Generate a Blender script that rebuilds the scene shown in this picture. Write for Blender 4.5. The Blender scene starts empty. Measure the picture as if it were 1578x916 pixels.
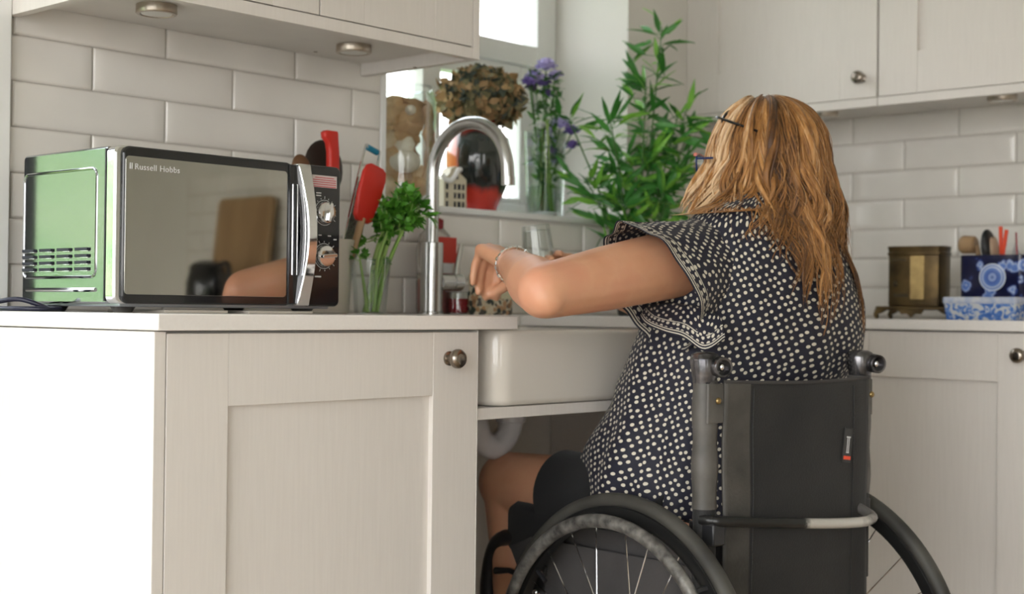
import bpy, bmesh, math, random
from mathutils import Vector, Matrix, noise
random.seed(7)
PI = math.pi
C = bpy.context.scene.collection
SC = bpy.context.scene

# ------------------------------------------------------------------ camera
cam_d = bpy.data.cameras.new('camera'); cam = bpy.data.objects.new('camera', cam_d); C.objects.link(cam)
CAMP = Vector((-1.08776, -1.61484, 0.90833))
yaw, pit, rol = math.radians(42.1432), math.radians(0.5623), math.radians(0.6352)
fw = Vector((math.cos(yaw)*math.cos(pit), math.sin(yaw)*math.cos(pit), math.sin(pit)))
rt = Vector((math.sin(yaw), -math.cos(yaw), 0)); up = rt.cross(fw)
r2 = rt*math.cos(rol) + up*math.sin(rol); u2 = up*math.cos(rol) - rt*math.sin(rol)
M = Matrix((r2, u2, -fw)).transposed().to_4x4(); M.translation = CAMP
cam.matrix_world = M
cam_d.sensor_width = 36; cam_d.lens = 2223.75*36/1578
cam_d.clip_start = .05; cam_d.clip_end = 200
cam_d.dof.use_dof = True; cam_d.dof.focus_distance = 2.12; cam_d.dof.aperture_fstop = 4.5
SC.camera = cam

# ------------------------------------------------------------------ world, sun, exposure
SC.view_settings.view_transform = 'Standard'
SC.view_settings.look = 'None'
SC.view_settings.gamma = 1; SC.view_settings.exposure = .36
SC.view_settings.use_curve_mapping = False
w = bpy.data.worlds.new('sky'); SC.world = w; w.use_nodes = True
nt = w.node_tree; nt.nodes.clear()
wo = nt.nodes.new('ShaderNodeOutputWorld'); bg = nt.nodes.new('ShaderNodeBackground')
tc = nt.nodes.new('ShaderNodeTexCoord'); sp = nt.nodes.new('ShaderNodeSeparateXYZ'); cr = nt.nodes.new('ShaderNodeValToRGB')
nt.links.new(tc.outputs['Generated'], sp.inputs[0]); nt.links.new(sp.outputs['Z'], cr.inputs[0])
cr.color_ramp.elements[0].color = (1, .98, .95, 1); cr.color_ramp.elements[1].color = (.72, .86, 1, 1)
nt.links.new(cr.outputs[0], bg.inputs['Color']); bg.inputs['Strength'].default_value = 5.5
nt.links.new(bg.outputs[0], wo.inputs[0])
SUN = bpy.data.lights.new('sun', 'SUN'); so = bpy.data.objects.new('sun', SUN); C.objects.link(so)
SUN.energy = 1.2; SUN.angle = math.radians(3); SUN.color = (1, .95, .86)
so.rotation_euler = (math.radians(50), 0, math.radians(-20)); so.location = (0, -6, 9)

def portal(name, loc, rot, sx, sy):
    l = bpy.data.lights.new(name, 'AREA'); l.shape = 'RECTANGLE'; l.size = sx; l.size_y = sy
    o = bpy.data.objects.new(name, l); C.objects.link(o); o.location = loc; o.rotation_euler = rot
    l.cycles.is_portal = True
    return o
def lamp(name, loc, size, e, col=(1, .9, .78)):
    l = bpy.data.lights.new(name, 'AREA'); l.shape = 'DISK'; l.size = size; l.energy = e; l.color = col
    o = bpy.data.objects.new(name, l); C.objects.link(o); o.location = loc
    return o

# ------------------------------------------------------------------ measures of the room
ZT = .9; SL = .0223; ZB = ZT-SL
WY = .6286; RF = 1.8039; RTX = 2.4051; UF = .2986; UB = 1.3917; RUF = 2.0751; RUB = 1.4132
XL, YF, ZC = -1.95, -3.45, 2.42

# ------------------------------------------------------------------ materials
def mat(name):
    m = bpy.data.materials.new(name); m.use_nodes = True
    n = m.node_tree; b = n.nodes['Principled BSDF']
    return m, n, b
def ramp(n, stops, fac):
    r = n.nodes.new('ShaderNodeValToRGB'); cr = r.color_ramp
    while len(cr.elements) < len(stops): cr.elements.new(.5)
    for e, (p, c) in zip(cr.elements, stops): e.position = p; e.color = (*c, 1)
    n.links.new(fac, r.inputs[0]); return r.outputs[0]
def ntex(n, scale, coord='Object', detail=3, stretch=None, rough=.5, dist=0):
    tc = n.nodes.new('ShaderNodeTexCoord'); src = tc.outputs[coord]
    if stretch:
        mp = n.nodes.new('ShaderNodeMapping'); mp.inputs['Scale'].default_value = stretch
        n.links.new(src, mp.inputs[0]); src = mp.outputs[0]
    t = n.nodes.new('ShaderNodeTexNoise'); t.inputs['Scale'].default_value = scale; t.inputs['Detail'].default_value = detail
    t.inputs['Roughness'].default_value = rough; t.inputs['Distortion'].default_value = dist
    n.links.new(src, t.inputs['Vector']); return t.outputs['Fac']
def bump(n, b, h, strength=.2, dist=.002):
    k = n.nodes.new('ShaderNodeBump'); k.inputs['Strength'].default_value = strength; k.inputs['Distance'].default_value = dist
    n.links.new(h, k.inputs['Height']); n.links.new(k.outputs[0], b.inputs['Normal'])
def pm(name, col, rough=.5, metal=0, col2=None, scale=20, stretch=None, bmp=0, coat=0, trans=0, ior=1.45, bscale=None, sheen=0, detail=3):
    m, n, b = mat(name)
    b.inputs['Base Color'].default_value = (*col, 1)
    b.inputs['Roughness'].default_value = rough; b.inputs['Metallic'].default_value = metal
    b.inputs['Coat Weight'].default_value = coat; b.inputs['Transmission Weight'].default_value = trans; b.inputs['IOR'].default_value = ior
    b.inputs['Sheen Weight'].default_value = sheen
    if col2 is None: col2 = tuple(c*.93 for c in col)
    f = ntex(n, scale, stretch=stretch, detail=detail)
    n.links.new(ramp(n, [(.3, col), (.7, col2)], f), b.inputs['Base Color'])
    if bmp: bump(n, b, ntex(n, bscale or scale, stretch=stretch), bmp)
    return m

PAINT = pm('cream_painted_wood', (.72, .68, .64), .42, col2=(.69, .65, .61), scale=14, stretch=(14, 14, .8), bmp=.06, bscale=30)
CARC = pm('white_board', (.74, .705, .66), .45, scale=10)
WALLM = pm('plaster_paint', (.74, .71, .66), .75, scale=3)
WHITE = pm('white_gloss_paint', (.84, .84, .82), .35, scale=5)
CEIL = pm('ceiling_paint', (.86, .85, .83), .8, scale=3)
FLOORM = pm('oak_floor', (.50, .38, .26), .45, col2=(.38, .27, .17), scale=4, stretch=(1, 9, 1), bmp=.05)
TOPM = pm('white_composite_worktop', (.78, .745, .715), .22, col2=(.75, .715, .685), scale=180)
TILE = pm('cream_glazed_tile', (.82, .785, .735), .14, col2=(.73, .695, .65), scale=5, bmp=.35, bscale=7, coat=.3)
GROUT = pm('grout', (.50, .465, .42), .85, scale=60)
CERAM = pm('white_glazed_ceramic', (.72, .68, .62), .12, scale=3, coat=.4)
CHROME = pm('chrome', (.82, .82, .83), .06, 1, scale=5)
STEEL = pm('brushed_steel', (.55, .55, .54), .24, 1, scale=60, stretch=(1, 1, .05), bmp=.04)
NICKEL = pm('warm_brushed_nickel', (.50, .44, .37), .28, 1, scale=40, stretch=(6, 6, .3))
PEWTER = pm('dark_pewter', (.30, .26, .22), .22, 1, scale=40)
BLKGL = pm('black_gloss', (.008, .008, .010), .12, coat=.5, scale=8)
BLKPL = pm('black_plastic', (.018, .018, .02), .38, scale=30)
BLKRUB = pm('worn_tyre_rubber', (.022, .021, .019), .6, col2=(.065, .062, .053), scale=9, detail=6, bmp=.2, bscale=60)
BLKFAB = pm('black_wheelchair_fabric', (.009, .009, .010), .75, col2=(.019, .0185, .018), scale=7, detail=5, bmp=.3, bscale=300, sheen=.08)
WORNFAB = pm('worn_black_edge_fabric', (.022, .021, .019), .6, col2=(.085, .078, .068), scale=9, detail=5, bmp=.3, bscale=200)
GREYLEA = pm('worn_grey_leather', (.06, .056, .05), .5, col2=(.13, .12, .11), scale=14, detail=5, bmp=.2, bscale=60)
SHORTM = pm('black_jersey', (.008, .008, .009), .85, scale=60, bmp=.1, sheen=.1)
GREYFAB = pm('dark_grey_canvas', (.045, .042, .042), .85, col2=(.06, .056, .055), scale=10, bmp=.2, bscale=200)
RIMM = pm('scuffed_grey_handrim', (.035, .034, .033), .4, .5, col2=(.30, .29, .27), scale=45, detail=9, bmp=.3, bscale=60)
WORNBAR, n, b = mat('worn_painted_bar'); b.inputs['Roughness'].default_value = .3; b.inputs['Metallic'].default_value = .3
_tc = n.nodes.new('ShaderNodeTexCoord'); _sp = n.nodes.new('ShaderNodeSeparateXYZ'); n.links.new(_tc.outputs['Object'], _sp.inputs[0]); _f = ntex(n, 30, detail=8, rough=.7)
_m = n.nodes.new('ShaderNodeMath'); _m.operation = 'MULTIPLY_ADD'; _m.inputs[1].default_value = .10; n.links.new(_f, _m.inputs[0]); n.links.new(_sp.outputs['X'], _m.inputs[2])
_mr = n.nodes.new('ShaderNodeMapRange'); _mr.inputs['From Min'].default_value = -.03; _mr.inputs['From Max'].default_value = .27; n.links.new(_m.outputs[0], _mr.inputs[0])
n.links.new(ramp(n, [(0, (.02, .02, .02)), (.17, (.025, .025, .025)), (.24, (.52, .50, .46)), (.62, (.60, .58, .54)), (.75, (.16, .15, .14))], _mr.outputs[0]), b.inputs['Base Color'])
WOOD = pm('light_wood', (.42, .27, .14), .5, col2=(.30, .18, .09), scale=12, stretch=(1, 1, .2), bmp=.05)
DWOOD = pm('dark_wood', (.10, .045, .02), .5, col2=(.16, .08, .035), scale=9, stretch=(1, 1, .3))
RED = pm('red_silicone', (.55, .025, .015), .4, scale=8)
ORANGE = pm('orange_red_plastic', (.85, .08, .025), .35, scale=8)
TEAL = pm('teal_rubber', (.01, .17, .27), .45, scale=8)
BLUE = pm('dark_blue_enamel', (.01, .03, .12), .25, scale=8)
REDWN = pm('amber_red_enamel', (.45, .07, .02), .25, scale=8)
LEAF = pm('bamboo_leaf_green', (.06, .27, .035), .42, col2=(.025, .13, .02), scale=6)
LEAF2 = pm('bright_leaf_green', (.25, .52, .07), .42, col2=(.11, .34, .03), scale=6)
CELL = pm('celery_leaf_green', (.10, .30, .025), .5, col2=(.04, .17, .012), scale=20)
CELS = pm('celery_stalk_green', (.36, .50, .16), .4, col2=(.22, .38, .08), scale=30, stretch=(1, 1, .1))
STEMM = pm('stem_green', (.06, .16, .03), .5, scale=30)
PURP = pm('purple_petal', (.10, .05, .28), .6, col2=(.30, .22, .58), scale=24)
LILAC = pm('pale_lilac_petal', (.42, .36, .72), .6, col2=(.60, .54, .84), scale=24)
WHITEP = pm('white_petal', (.8, .82, .78), .6, scale=20)
SHELLM = pm('pale_sea_shell', (.88, .70, .48), .5, col2=(.66, .46, .26), scale=26, detail=5)
SHELLW = pm('white_sea_shell', (.85, .78, .68), .5, col2=(.70, .60, .48), scale=30)
BARK = pm('driftwood_bark', (.72, .46, .24), .85, col2=(.36, .20, .09), scale=14, detail=6, bmp=.8, bscale=40)
STICKM = pm('sticker_paper', (.62, .55, .53), .6, scale=10)
PINKT = pm('pink_print', (.52, .10, .12), .6, scale=10)
PRINT = pm('pale_print', (.62, .62, .62), .5, scale=10)
REDP = pm('red_label_print', (.52, .035, .02), .4, scale=10)
MAROON = pm('dark_red_gel', (.26, .012, .02), .15, scale=8)
MIRR = pm('tinted_mirror_glass', (.46, .45, .42), .025, 1, scale=2)
SIDEM = pm('polished_dark_steel', (.38, .39, .40), .07, 1, scale=2)
DARKH = pm('dark_void', (.006, .006, .02), .5, scale=8)
PIPE = pm('white_pvc', (.60, .58, .58), .35, scale=8)
BRASS = pm('aged_brass', (.15, .10, .042), .38, .85, col2=(.045, .032, .018), scale=16, detail=6, bmp=.2, bscale=40)
BRASSL = pm('worn_bright_brass', (.46, .33, .14), .3, .9, col2=(.26, .18, .08), scale=30, detail=5)
POT = pm('dark_planter', (.04, .04, .045), .5, scale=10)
SKIN = None
def glass(name, tint=(1, 1, 1), rough=0):
    m, n, b = mat(name); b.inputs['Base Color'].default_value = (*tint, 1); b.inputs['Transmission Weight'].default_value = 1
    b.inputs['Roughness'].default_value = rough; b.inputs['IOR'].default_value = 1.45; return m
def thin_glass(name, tint=(1, 1, 1), base=.06, edge=.5):
    m = bpy.data.materials.new(name); m.use_nodes = True; n = m.node_tree; n.nodes.clear()
    o = n.nodes.new('ShaderNodeOutputMaterial'); mx = n.nodes.new('ShaderNodeMixShader')
    t = n.nodes.new('ShaderNodeBsdfTransparent'); g = n.nodes.new('ShaderNodeBsdfGlossy'); lw = n.nodes.new('ShaderNodeLayerWeight')
    t.inputs[0].default_value = (*tint, 1); g.inputs['Roughness'].default_value = .02; lw.inputs[0].default_value = .25
    mr = n.nodes.new('ShaderNodeMapRange'); mr.inputs['To Min'].default_value = base; mr.inputs['To Max'].default_value = edge
    n.links.new(lw.outputs['Fresnel'], mr.inputs[0]); n.links.new(mr.outputs[0], mx.inputs[0])
    n.links.new(t.outputs[0], mx.inputs[1]); n.links.new(g.outputs[0], mx.inputs[2]); n.links.new(mx.outputs[0], o.inputs[0]); return m
PANE = thin_glass('window_pane', (1, 1, 1), .04, .5)
VGL = thin_glass('clear_vase_glass', (.96, .98, .975), .035, .45)

# ------------------------------------------------------------------ mesh helpers
class MB:
    def __init__(s): s.v = []; s.f = []; s.m = []; s.uv = []; s.col = []
    def add(s, V, F, mi=0, T=None, uv=None, col=None):
        k = len(s.v)
        s.v += [tuple(T @ Vector(p)) if T else tuple(p) for p in V]
        s.uv += uv if uv else [(0, 0)]*len(V)
        s.col += [col]*len(V) if (col is None or not isinstance(col, list)) else col
        s.f += [tuple(i+k for i in f) for f in F]; s.m += ([mi]*len(F) if isinstance(mi, int) else mi)
        return s
def obj(name, mb, mats, parent=None, smooth=True, ang=40, bev=0, bseg=2, loc=None, rot=None, sub=0, solid=0):
    me = bpy.data.meshes.new(name); me.from_pydata(mb.v, [], mb.f)
    for m in (mats if isinstance(mats, (list, tuple)) else [mats]): me.materials.append(m)
    me.polygons.foreach_set('material_index', mb.m)
    if any(u != (0, 0) for u in mb.uv):
        ul = me.uv_layers.new(name='UVMap')
        for lp in me.loops: ul.data[lp.index].uv = mb.uv[lp.vertex_index]
    if any(c is not None for c in mb.col):
        ca = me.color_attributes.new('tone', 'FLOAT_COLOR', 'POINT')
        for i, c in enumerate(mb.col): ca.data[i].color = (*(c or (0, 0, 0)), 1)
    bm = bmesh.new(); bm.from_mesh(me); bmesh.ops.recalc_face_normals(bm, faces=bm.faces); bm.to_mesh(me); bm.free()
    if smooth:
        me.polygons.foreach_set('use_smooth', [True]*len(me.polygons)); me.set_sharp_from_angle(angle=math.radians(ang))
    o = bpy.data.objects.new(name, me); C.objects.link(o)
    if parent is not None: o.parent = parent
    if loc is not None: o.location = loc
    if rot is not None: o.rotation_euler = rot
    if bev:
        b = o.modifiers.new('b', 'BEVEL'); b.width = bev; b.segments = bseg; b.limit_method = 'ANGLE'; b.angle_limit = math.radians(35)
        if smooth: b.harden_normals = False
    if sub:
        b = o.modifiers.new('s', 'SUBSURF'); b.levels = sub; b.render_levels = sub
    if solid:
        b = o.modifiers.new('t', 'SOLIDIFY'); b.thickness = solid; b.offset = 0
    return o
def thing(name, label, cat, loc=(0, 0, 0), rotz=0, group=None):
    o = bpy.data.objects.new(name, None); C.objects.link(o); o.location = loc; o.rotation_euler = (0, 0, rotz)
    o['label'] = label; o['category'] = cat
    if group: o['group'] = group
    return o
def tag(o, label, cat, group=None, kind=None):
    o['label'] = label; o['category'] = cat
    if group: o['group'] = group
    if kind: o['kind'] = kind
    return o
def struct(name, mb, m, parent=None, **k):
    o = obj(name, mb, m, parent, **k)
    if parent is None: o['kind'] = 'structure'
    return o
def sempty(name, loc=(0, 0, 0)):
    o = bpy.data.objects.new(name, None); C.objects.link(o); o.location = loc; o['kind'] = 'structure'; return o
def box(mb, x0, x1, y0, y1, z0, z1, mi=0, T=None):
    V = [(x, y, z) for x in (x0, x1) for y in (y0, y1) for z in (z0, z1)]
    F = [(0, 1, 3, 2), (4, 6, 7, 5), (0, 4, 5, 1), (2, 3, 7, 6), (0, 2, 6, 4), (1, 5, 7, 3)]
    return mb.add(V, F, mi, T)
def rrect(cx, cy, w, h, r, n=5):
    P = []
    for sx, sy, a0 in ((1, 1, 0), (-1, 1, 90), (-1, -1, 180), (1, -1, 270)):
        for k in range(n+1):
            a = math.radians(a0+90*k/n); P.append((cx+sx*(w/2-r)+r*math.cos(a), cy+sy*(h/2-r)+r*math.sin(a)))
    return P
def loft(mb, rings, mi=0, cap0=True, cap1=True, T=None, closed=True, uv=None, col=None):
    n = len(rings[0]); V = [p for r in rings for p in r]; F = []
    for i in range(len(rings)-1):
        for j in range(n if closed else n-1):
            a = i*n+j; b = i*n+(j+1) % n; F.append((a, b, b+n, a+n))
    m = [mi if isinstance(mi, int) else mi(f[0]//n) for f in F]
    if cap0: F.append(tuple(range(n-1, -1, -1))); m.append(m[0])
    if cap1: F.append(tuple(range((len(rings)-1)*n, len(rings)*n))); m.append(m[-1])
    return mb.add(V, F, m, T, uv, col)
def prism(mb, poly, z0, z1, mi=0, T=None, axis='z'):
    def q(p, z): return (p[0], p[1], z) if axis == 'z' else ((p[0], z, p[1]) if axis == 'y' else (z, p[0], p[1]))
    return loft(mb, [[q(p, z0) for p in poly], [q(p, z1) for p in poly]], mi, T=T)
def frame_of(d):
    d = d.normalized(); a = Vector((0, 0, 1)) if abs(d.z) < .9 else Vector((1, 0, 0))
    x = a.cross(d).normalized(); return x, d.cross(x)
def tube(mb, pts, r, seg=10, mi=0, caps=True, flat=1.0, T=None, col=None, up=None, closed=False):
    pts = [Vector(p) for p in pts]; n = len(pts); rad = r if isinstance(r, (list, tuple)) else [r]*n
    d0 = (pts[1]-pts[0]); x, y = frame_of(d0)
    if up is not None:
        x = Vector(up).cross(d0).normalized(); y = d0.normalized().cross(x)
    rings = []; prev = d0.normalized()
    for i in range(n):
        d = (pts[min(i+1, n-1)]-pts[max(i-1, 0)])
        if closed: d = pts[(i+1) % n]-pts[i-1]
        d = d.normalized() if d.length > 1e-9 else prev
        q = prev.rotation_difference(d); x = q @ x; y = q @ y; prev = d
        rings.append([tuple(pts[i]+(x*math.cos(2*PI*k/seg)*rad[i]+y*math.sin(2*PI*k/seg)*rad[i]*flat)) for k in range(seg)])
    if closed: rings.append(rings[0]); caps = False
    return loft(mb, rings, mi, caps, caps, T, col=col)
def smooth_path(P, k=6, closed=False):
    P = [Vector(p) for p in P]; out = []; n = len(P)
    for i in range(n-1 if not closed else n):
        p0 = P[max(i-1, 0)] if not closed else P[i-1]; p1 = P[i]; p2 = P[(i+1) % n]; p3 = P[min(i+2, n-1)] if not closed else P[(i+2) % n]
        for j in range(k):
            t = j/k; out.append(.5*((2*p1)+(p2-p0)*t+(2*p0-5*p1+4*p2-p3)*t*t+(3*p1-p0-3*p2+p3)*t**3))
    if not closed: out.append(P[-1])
    return out
def lathe(mb, prof, seg=32, mi=0, T=None, closed_prof=False, sx=1, sy=1):
    rings = [[(r*sx*math.cos(2*PI*k/seg), r*sy*math.sin(2*PI*k/seg), z) for k in range(seg)] for r, z in prof]
    return loft(mb, rings, mi, True, True, T)
def shell(mb, prof, th, seg=32, mi=0, T=None):     # open vessel with wall thickness; prof from bottom outside to rim
    inner = [(max(r-th, .001), z) for r, z in reversed(prof)]; inner[-1] = (inner[-1][0], prof[0][1]+th)
    return lathe(mb, list(prof)+inner, seg, mi, T)
def ell(mb, c, r, mi=0, seg=20, rings=12, T=None, col=None):
    R = []
    for i in range(rings+1):
        a = -PI/2+PI*i/rings; rr = max(math.cos(a), .01)
        R.append([(c[0]+r[0]*rr*math.cos(2*PI*k/seg), c[1]+r[1]*rr*math.sin(2*PI*k/seg), c[2]+r[2]*math.sin(a)) for k in range(seg)])
    return loft(mb, R, mi, T=T, col=col)
def cone(mb, a, ra, b, rb, seg=16, mi=0):           # round-ended tapered limb piece
    a = Vector(a); b = Vector(b); d = (b-a).normalized(); P = []; R = []
    for k in range(5):
        t = PI/2*(1-k/4); P.append(a-d*ra*math.sin(t)); R.append(max(ra*math.cos(t), .0005))
    for k in range(5):
        t = PI/2*k/4; P.append(b+d*rb*math.sin(t)); R.append(max(rb*math.cos(t), .0005))
    x, y = frame_of(d)
    return loft(mb, [[tuple(p+(x*math.cos(2*PI*k/seg)+y*math.sin(2*PI*k/seg))*r) for k in range(seg)] for p, r in zip(P, R)], mi)
def bake(o):
    dg = bpy.context.evaluated_depsgraph_get(); ev = o.evaluated_get(dg)
    me = bpy.data.meshes.new_from_object(ev); o.modifiers.clear(); o.data = me
    me.polygons.foreach_set('use_smooth', [True]*len(me.polygons)); return o
def rotT(loc, rx=0, ry=0, rz=0):
    return Matrix.Translation(loc) @ Matrix.Rotation(rz, 4, 'Z') @ Matrix.Rotation(ry, 4, 'Y') @ Matrix.Rotation(rx, 4, 'X')
def aim(loc, d, spin=0):                             # local z along d
    q = Vector((0, 0, 1)).rotation_difference(Vector(d).normalized()); return Matrix.Translation(loc) @ q.to_matrix().to_4x4() @ Matrix.Rotation(spin, 4, 'Z')
def text_obj(name, s, size, m, parent, T, ext=.0003, space=1.0):
    cu = bpy.data.curves.new(name, 'FONT'); cu.body = s; cu.size = size; cu.extrude = ext; cu.space_character = space
    o = bpy.data.objects.new(name, cu); C.objects.link(o)
    dg = bpy.context.evaluated_depsgraph_get(); me = bpy.data.meshes.new_from_object(o.evaluated_get(dg))
    bpy.data.objects.remove(o); me.materials.clear(); me.materials.append(m)
    o = bpy.data.objects.new(name, me); C.objects.link(o); o.parent = parent; o.matrix_local = T; return o
def copy_tree(o, parent=None):
    c = o.copy(); C.objects.link(c); c.parent = parent
    for ch in o.children: copy_tree(ch, c)
    return c

# ------------------------------------------------------------------ the room
m = MB(); box(m, XL-.3, RTX+.3, YF-.3, WY+.3, -.2, 0); struct('floor', m, FLOORM)
m = MB(); box(m, XL-.3, RTX+.3, YF-.3, WY+.34, ZC, ZC+.25); struct('ceiling', m, CEIL)
WX0, WX1, WZ0, WZ1 = .983, 1.82, 1.137, 2.2
DX0, DX1 = -1.85, .07
m = MB(); WB = WY+.3
box(m, DX1, WX0, WY, WB, 0, ZC); box(m, WX1, RTX+.3, WY, WB, 0, ZC); box(m, WX0, WX1, WY, WB, 0, WZ0-.012); box(m, WX0, WX1, WY, WB, WZ1, ZC)
box(m, XL-.3, DX0, WY, WB, 0, ZC); box(m, DX0, DX1, WY, WB, 2.12, ZC)
wb = struct('wall_back', m, WALLM, smooth=False)
m = MB(); box(m, RTX, RTX+.3, YF-.3, WY, 0, ZC); wr = struct('wall_right', m, WALLM, smooth=False)
m = MB(); LY0, LY1 = -3.2, .45
box(m, XL-.3, XL, YF-.3, LY0, 0, ZC); box(m, XL-.3, XL, LY1, WY+.3, 0, ZC); box(m, XL-.3, XL, LY0, LY1, 2.12, ZC)
struct('wall_left', m, WALLM, smooth=False)
m = MB(); FX0, FX1 = -1.3, -.7
box(m, XL, FX0, YF-.3, YF, 0, ZC); box(m, FX1, RTX, YF-.3, YF, 0, ZC); box(m, FX0, FX1, YF-.3, YF, 0, .5); box(m, FX0, FX1, YF-.3, YF, 2.15, ZC)
struct('wall_front', m, WALLM, smooth=False)

def tiles(parent, pts, name):                        # pts: list of (u0,u1,z0,z1), mapping given by T
    pass
def tile_wall(parent, T, u0, u1, z0, z1, ztop, joint, flip=0):
    m = MB(); k = 0
    for r in range(-2, 9):
        zt = ztop-.077*r; zb = zt-.075
        if zb > z1 or zt < z0: continue
        off = joint + (.15075 if (r % 2) == flip else 0)
        i = math.floor((u0-off)/.3015)-1
        while True:
            a = off+.3015*i+.00125; b = a+.299; i += 1
            if a > u1: break
            a2, b2 = max(a, u0), min(b, u1); c2, d2 = max(zb, z0), min(zt, z1)
            if b2-a2 < .004 or d2-c2 < .004: continue
            nx = max(2, int((b2-a2)/.03)+1); nz = 5; sd = random.random()*50; V = []; F = []
            tl = random.uniform(-.0011, .0011); tz = random.uniform(-.0006, .0006)
            us = [a2, a2+.0012, a2+.004]+[a2+(b2-a2)*p/nx for p in range(1, nx)]+[b2-.004, b2-.0012, b2] if b2-a2 > .02 else [a2, (a2+b2)/2, b2]
            zs_ = [c2, c2+.0012, c2+.004]+[c2+(d2-c2)*q/nz for q in range(1, nz)]+[d2-.004, d2-.0012, d2] if d2-c2 > .03 else [c2, (c2+d2)/2, d2]
            nx = len(us)-1; nz = len(zs_)-1
            for u in us:
                for z in zs_:
                    e = min(u-a2, b2-u, z-c2, d2-z); h = .006*(1-max(0, 1-e/.004)**2*.4) if e < .004 else .006
                    h += .0009*noise.noise(Vector((u*11+sd, z*14, sd))) + tl*((u-a2)/(b2-a2)-.5) + tz*((z-c2)/(d2-c2)-.5)
                    if e <= 1e-6: h = .0021
                    V.append((u, -h, z))
            for p in range(nx):
                for q in range(nz):
                    s = p*(nz+1)+q; F.append((s, s+nz+1, s+nz+2, s+1))
            m.add(V, F, 0, T)
    g = MB(); box(g, u0, u1, -.0022, 0, z0, z1, 0, T)
    obj('tiles', m, TILE, parent, ang=60); obj('grout', g, GROUT, parent, smooth=False)
tile_wall(wb, Matrix.Translation((0, WY, 0)), .126, .968, ZT, 1.425, 1.3619, .2866-.15075)
tile_wall(wb, Matrix.Translation((0, WY, 0)), .968, RTX, ZT, WZ0-.018, 1.3619, .2866-.15075)
tile_wall(wr, Matrix.Translation((RTX, 0, 0)) @ Matrix.Rotation(-PI/2, 4, 'Z'), -WY, 2.95, ZT, 1.44, 1.3659, -.162, 1)
# white tile-edge strip beside the window, and the patio-door casing at the left
m = MB(); box(m, .968, .983, WY-.0075, WY+.02, WZ0-.012, 1.45); struct('trim_1', m, WHITE, bev=.001)
m = MB(); box(m, .068, .126, WY-.02, WY+.06, 0, 2.18); box(m, DX0-.06, DX0, WY-.02, WY+.06, 0, 2.18); box(m, DX0, .068, WY-.02, WY+.06, 2.10, 2.18)
struct('trim_2', m, WHITE, bev=.003)
# window sill
m = MB(); box(m, WX0, WX1, WY-.012, WB-.02, WZ0-.014, WZ0); struct('trim_3', m, WHITE, bev=.003)
# kitchen window
win = sempty('window_1', (0, 0, 0)); m = MB(); fy0, fy1 = .868, .925
WM = 1.36
box(m, WX0, 1.05, fy0, fy1, WZ0, WZ1); box(m, 1.746, WX1, fy0, fy1, WZ0, WZ1)
for za, zb in ((WZ0, 1.185), (1.545, 1.600), (2.14, WZ1)): box(m, 1.0501, WM-.0301, fy0+.001, fy1-.001, za, zb); box(m, WM+.0301, 1.7459, fy0+.001, fy1-.001, za, zb)
box(m, WM-.03, WM+.03, fy0, fy1, WZ0, WZ1)
box(m, 1.692, 1.7458, fy0+.010, fy1-.002, 1.1852, 1.5448); box(m, WM+.0302, 1.6918, fy0+.010, fy1-.002, 1.50, 1.5448); box(m, WM+.0302, 1.6918, fy0+.010, fy1-.002, 1.1852, 1.20)
obj('window_frame', m, WHITE, win, bev=.003)
m = MB(); box(m, WX0, WX1, .895, .900, WZ0, WZ1); obj('pane', m, PANE, win, smooth=False)
# patio door in the back wall, left
d = sempty('door_1'); m = MB(); dy = WY+.10
for x in (DX0, (DX0+DX1)/2-.09, (DX0+DX1)/2, DX1-.09): box(m, x, x+.09, dy, dy+.06, 0, 2.12)
box(m, DX0, DX1, dy, dy+.06, 2.02, 2.12); box(m, DX0, DX1, dy, dy+.06, 0, .12)
obj('door_frame', m, WHITE, d, bev=.003)
m = MB(); box(m, DX1-.175, DX1-.0905, dy+.004, dy+.056, .12, 2.02); obj('door_stile', m, pm('anthracite_frame', (.05, .052, .058), .5, scale=6), d, bev=.003)
m = MB(); box(m, DX0+.09, (DX0+DX1)/2-.09, dy+.025, dy+.031, .12, 2.02); box(m, (DX0+DX1)/2+.09, DX1-.09, dy+.025, dy+.031, .12, 2.02); obj('pane', m, PANE, d, smooth=False)
# unseen glazed door in the left wall, added and sized for side light
d = sempty('side_light_door'); m = MB()
for y in (LY0, (2*LY0+LY1)/3-.04, (LY0+2*LY1)/3-.04, LY1-.08): box(m, XL-.15, XL-.09, y, y+.08, 0, 2.12)
box(m, XL-.15, XL-.09, LY0, LY1, 2.04, 2.12); box(m, XL-.15, XL-.09, LY0, LY1, 0, .1); obj('door_frame', m, WHITE, d, bev=.003)
m = MB(); box(m, XL-.125, XL-.119, LY0, LY1, .1, 2.04); obj('pane', m, PANE, d, smooth=False)
d = sempty('fill_window'); m = MB()  # unseen window behind the viewer, added to brighten the cabinet fronts
for x in (FX0, (FX0+FX1)/2-.03, FX1-.06): box(m, x, x+.06, YF-.15, YF-.09, .5, 2.15)
box(m, FX0, FX1, YF-.15, YF-.09, 2.09, 2.15); box(m, FX0, FX1, YF-.15, YF-.09, .5, .56); obj('window_frame', m, WHITE, d, bev=.003)
m = MB(); box(m, FX0, FX1, YF-.125, YF-.119, .5, 2.15); obj('pane', m, PANE, d, smooth=False)
portal('kitchen_window_daylight', ((WX0+WX1)/2, 1.0, 1.67), (PI/2, 0, PI), .9, 1.1) if False else None
def P_(name, c, d, sx, sy):
    q = Vector((0, 0, -1)).rotation_difference(Vector(d)); o = portal(name, c, (0, 0, 0), sx, sy)
    o.rotation_mode = 'QUATERNION'; o.rotation_quaternion = Vector(d).to_track_quat('-Z', 'Z')
P_('kitchen_window_daylight', ((WX0+WX1)/2, WB+.01, 1.67), (0, -1, 0), .84, 1.08)
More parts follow.
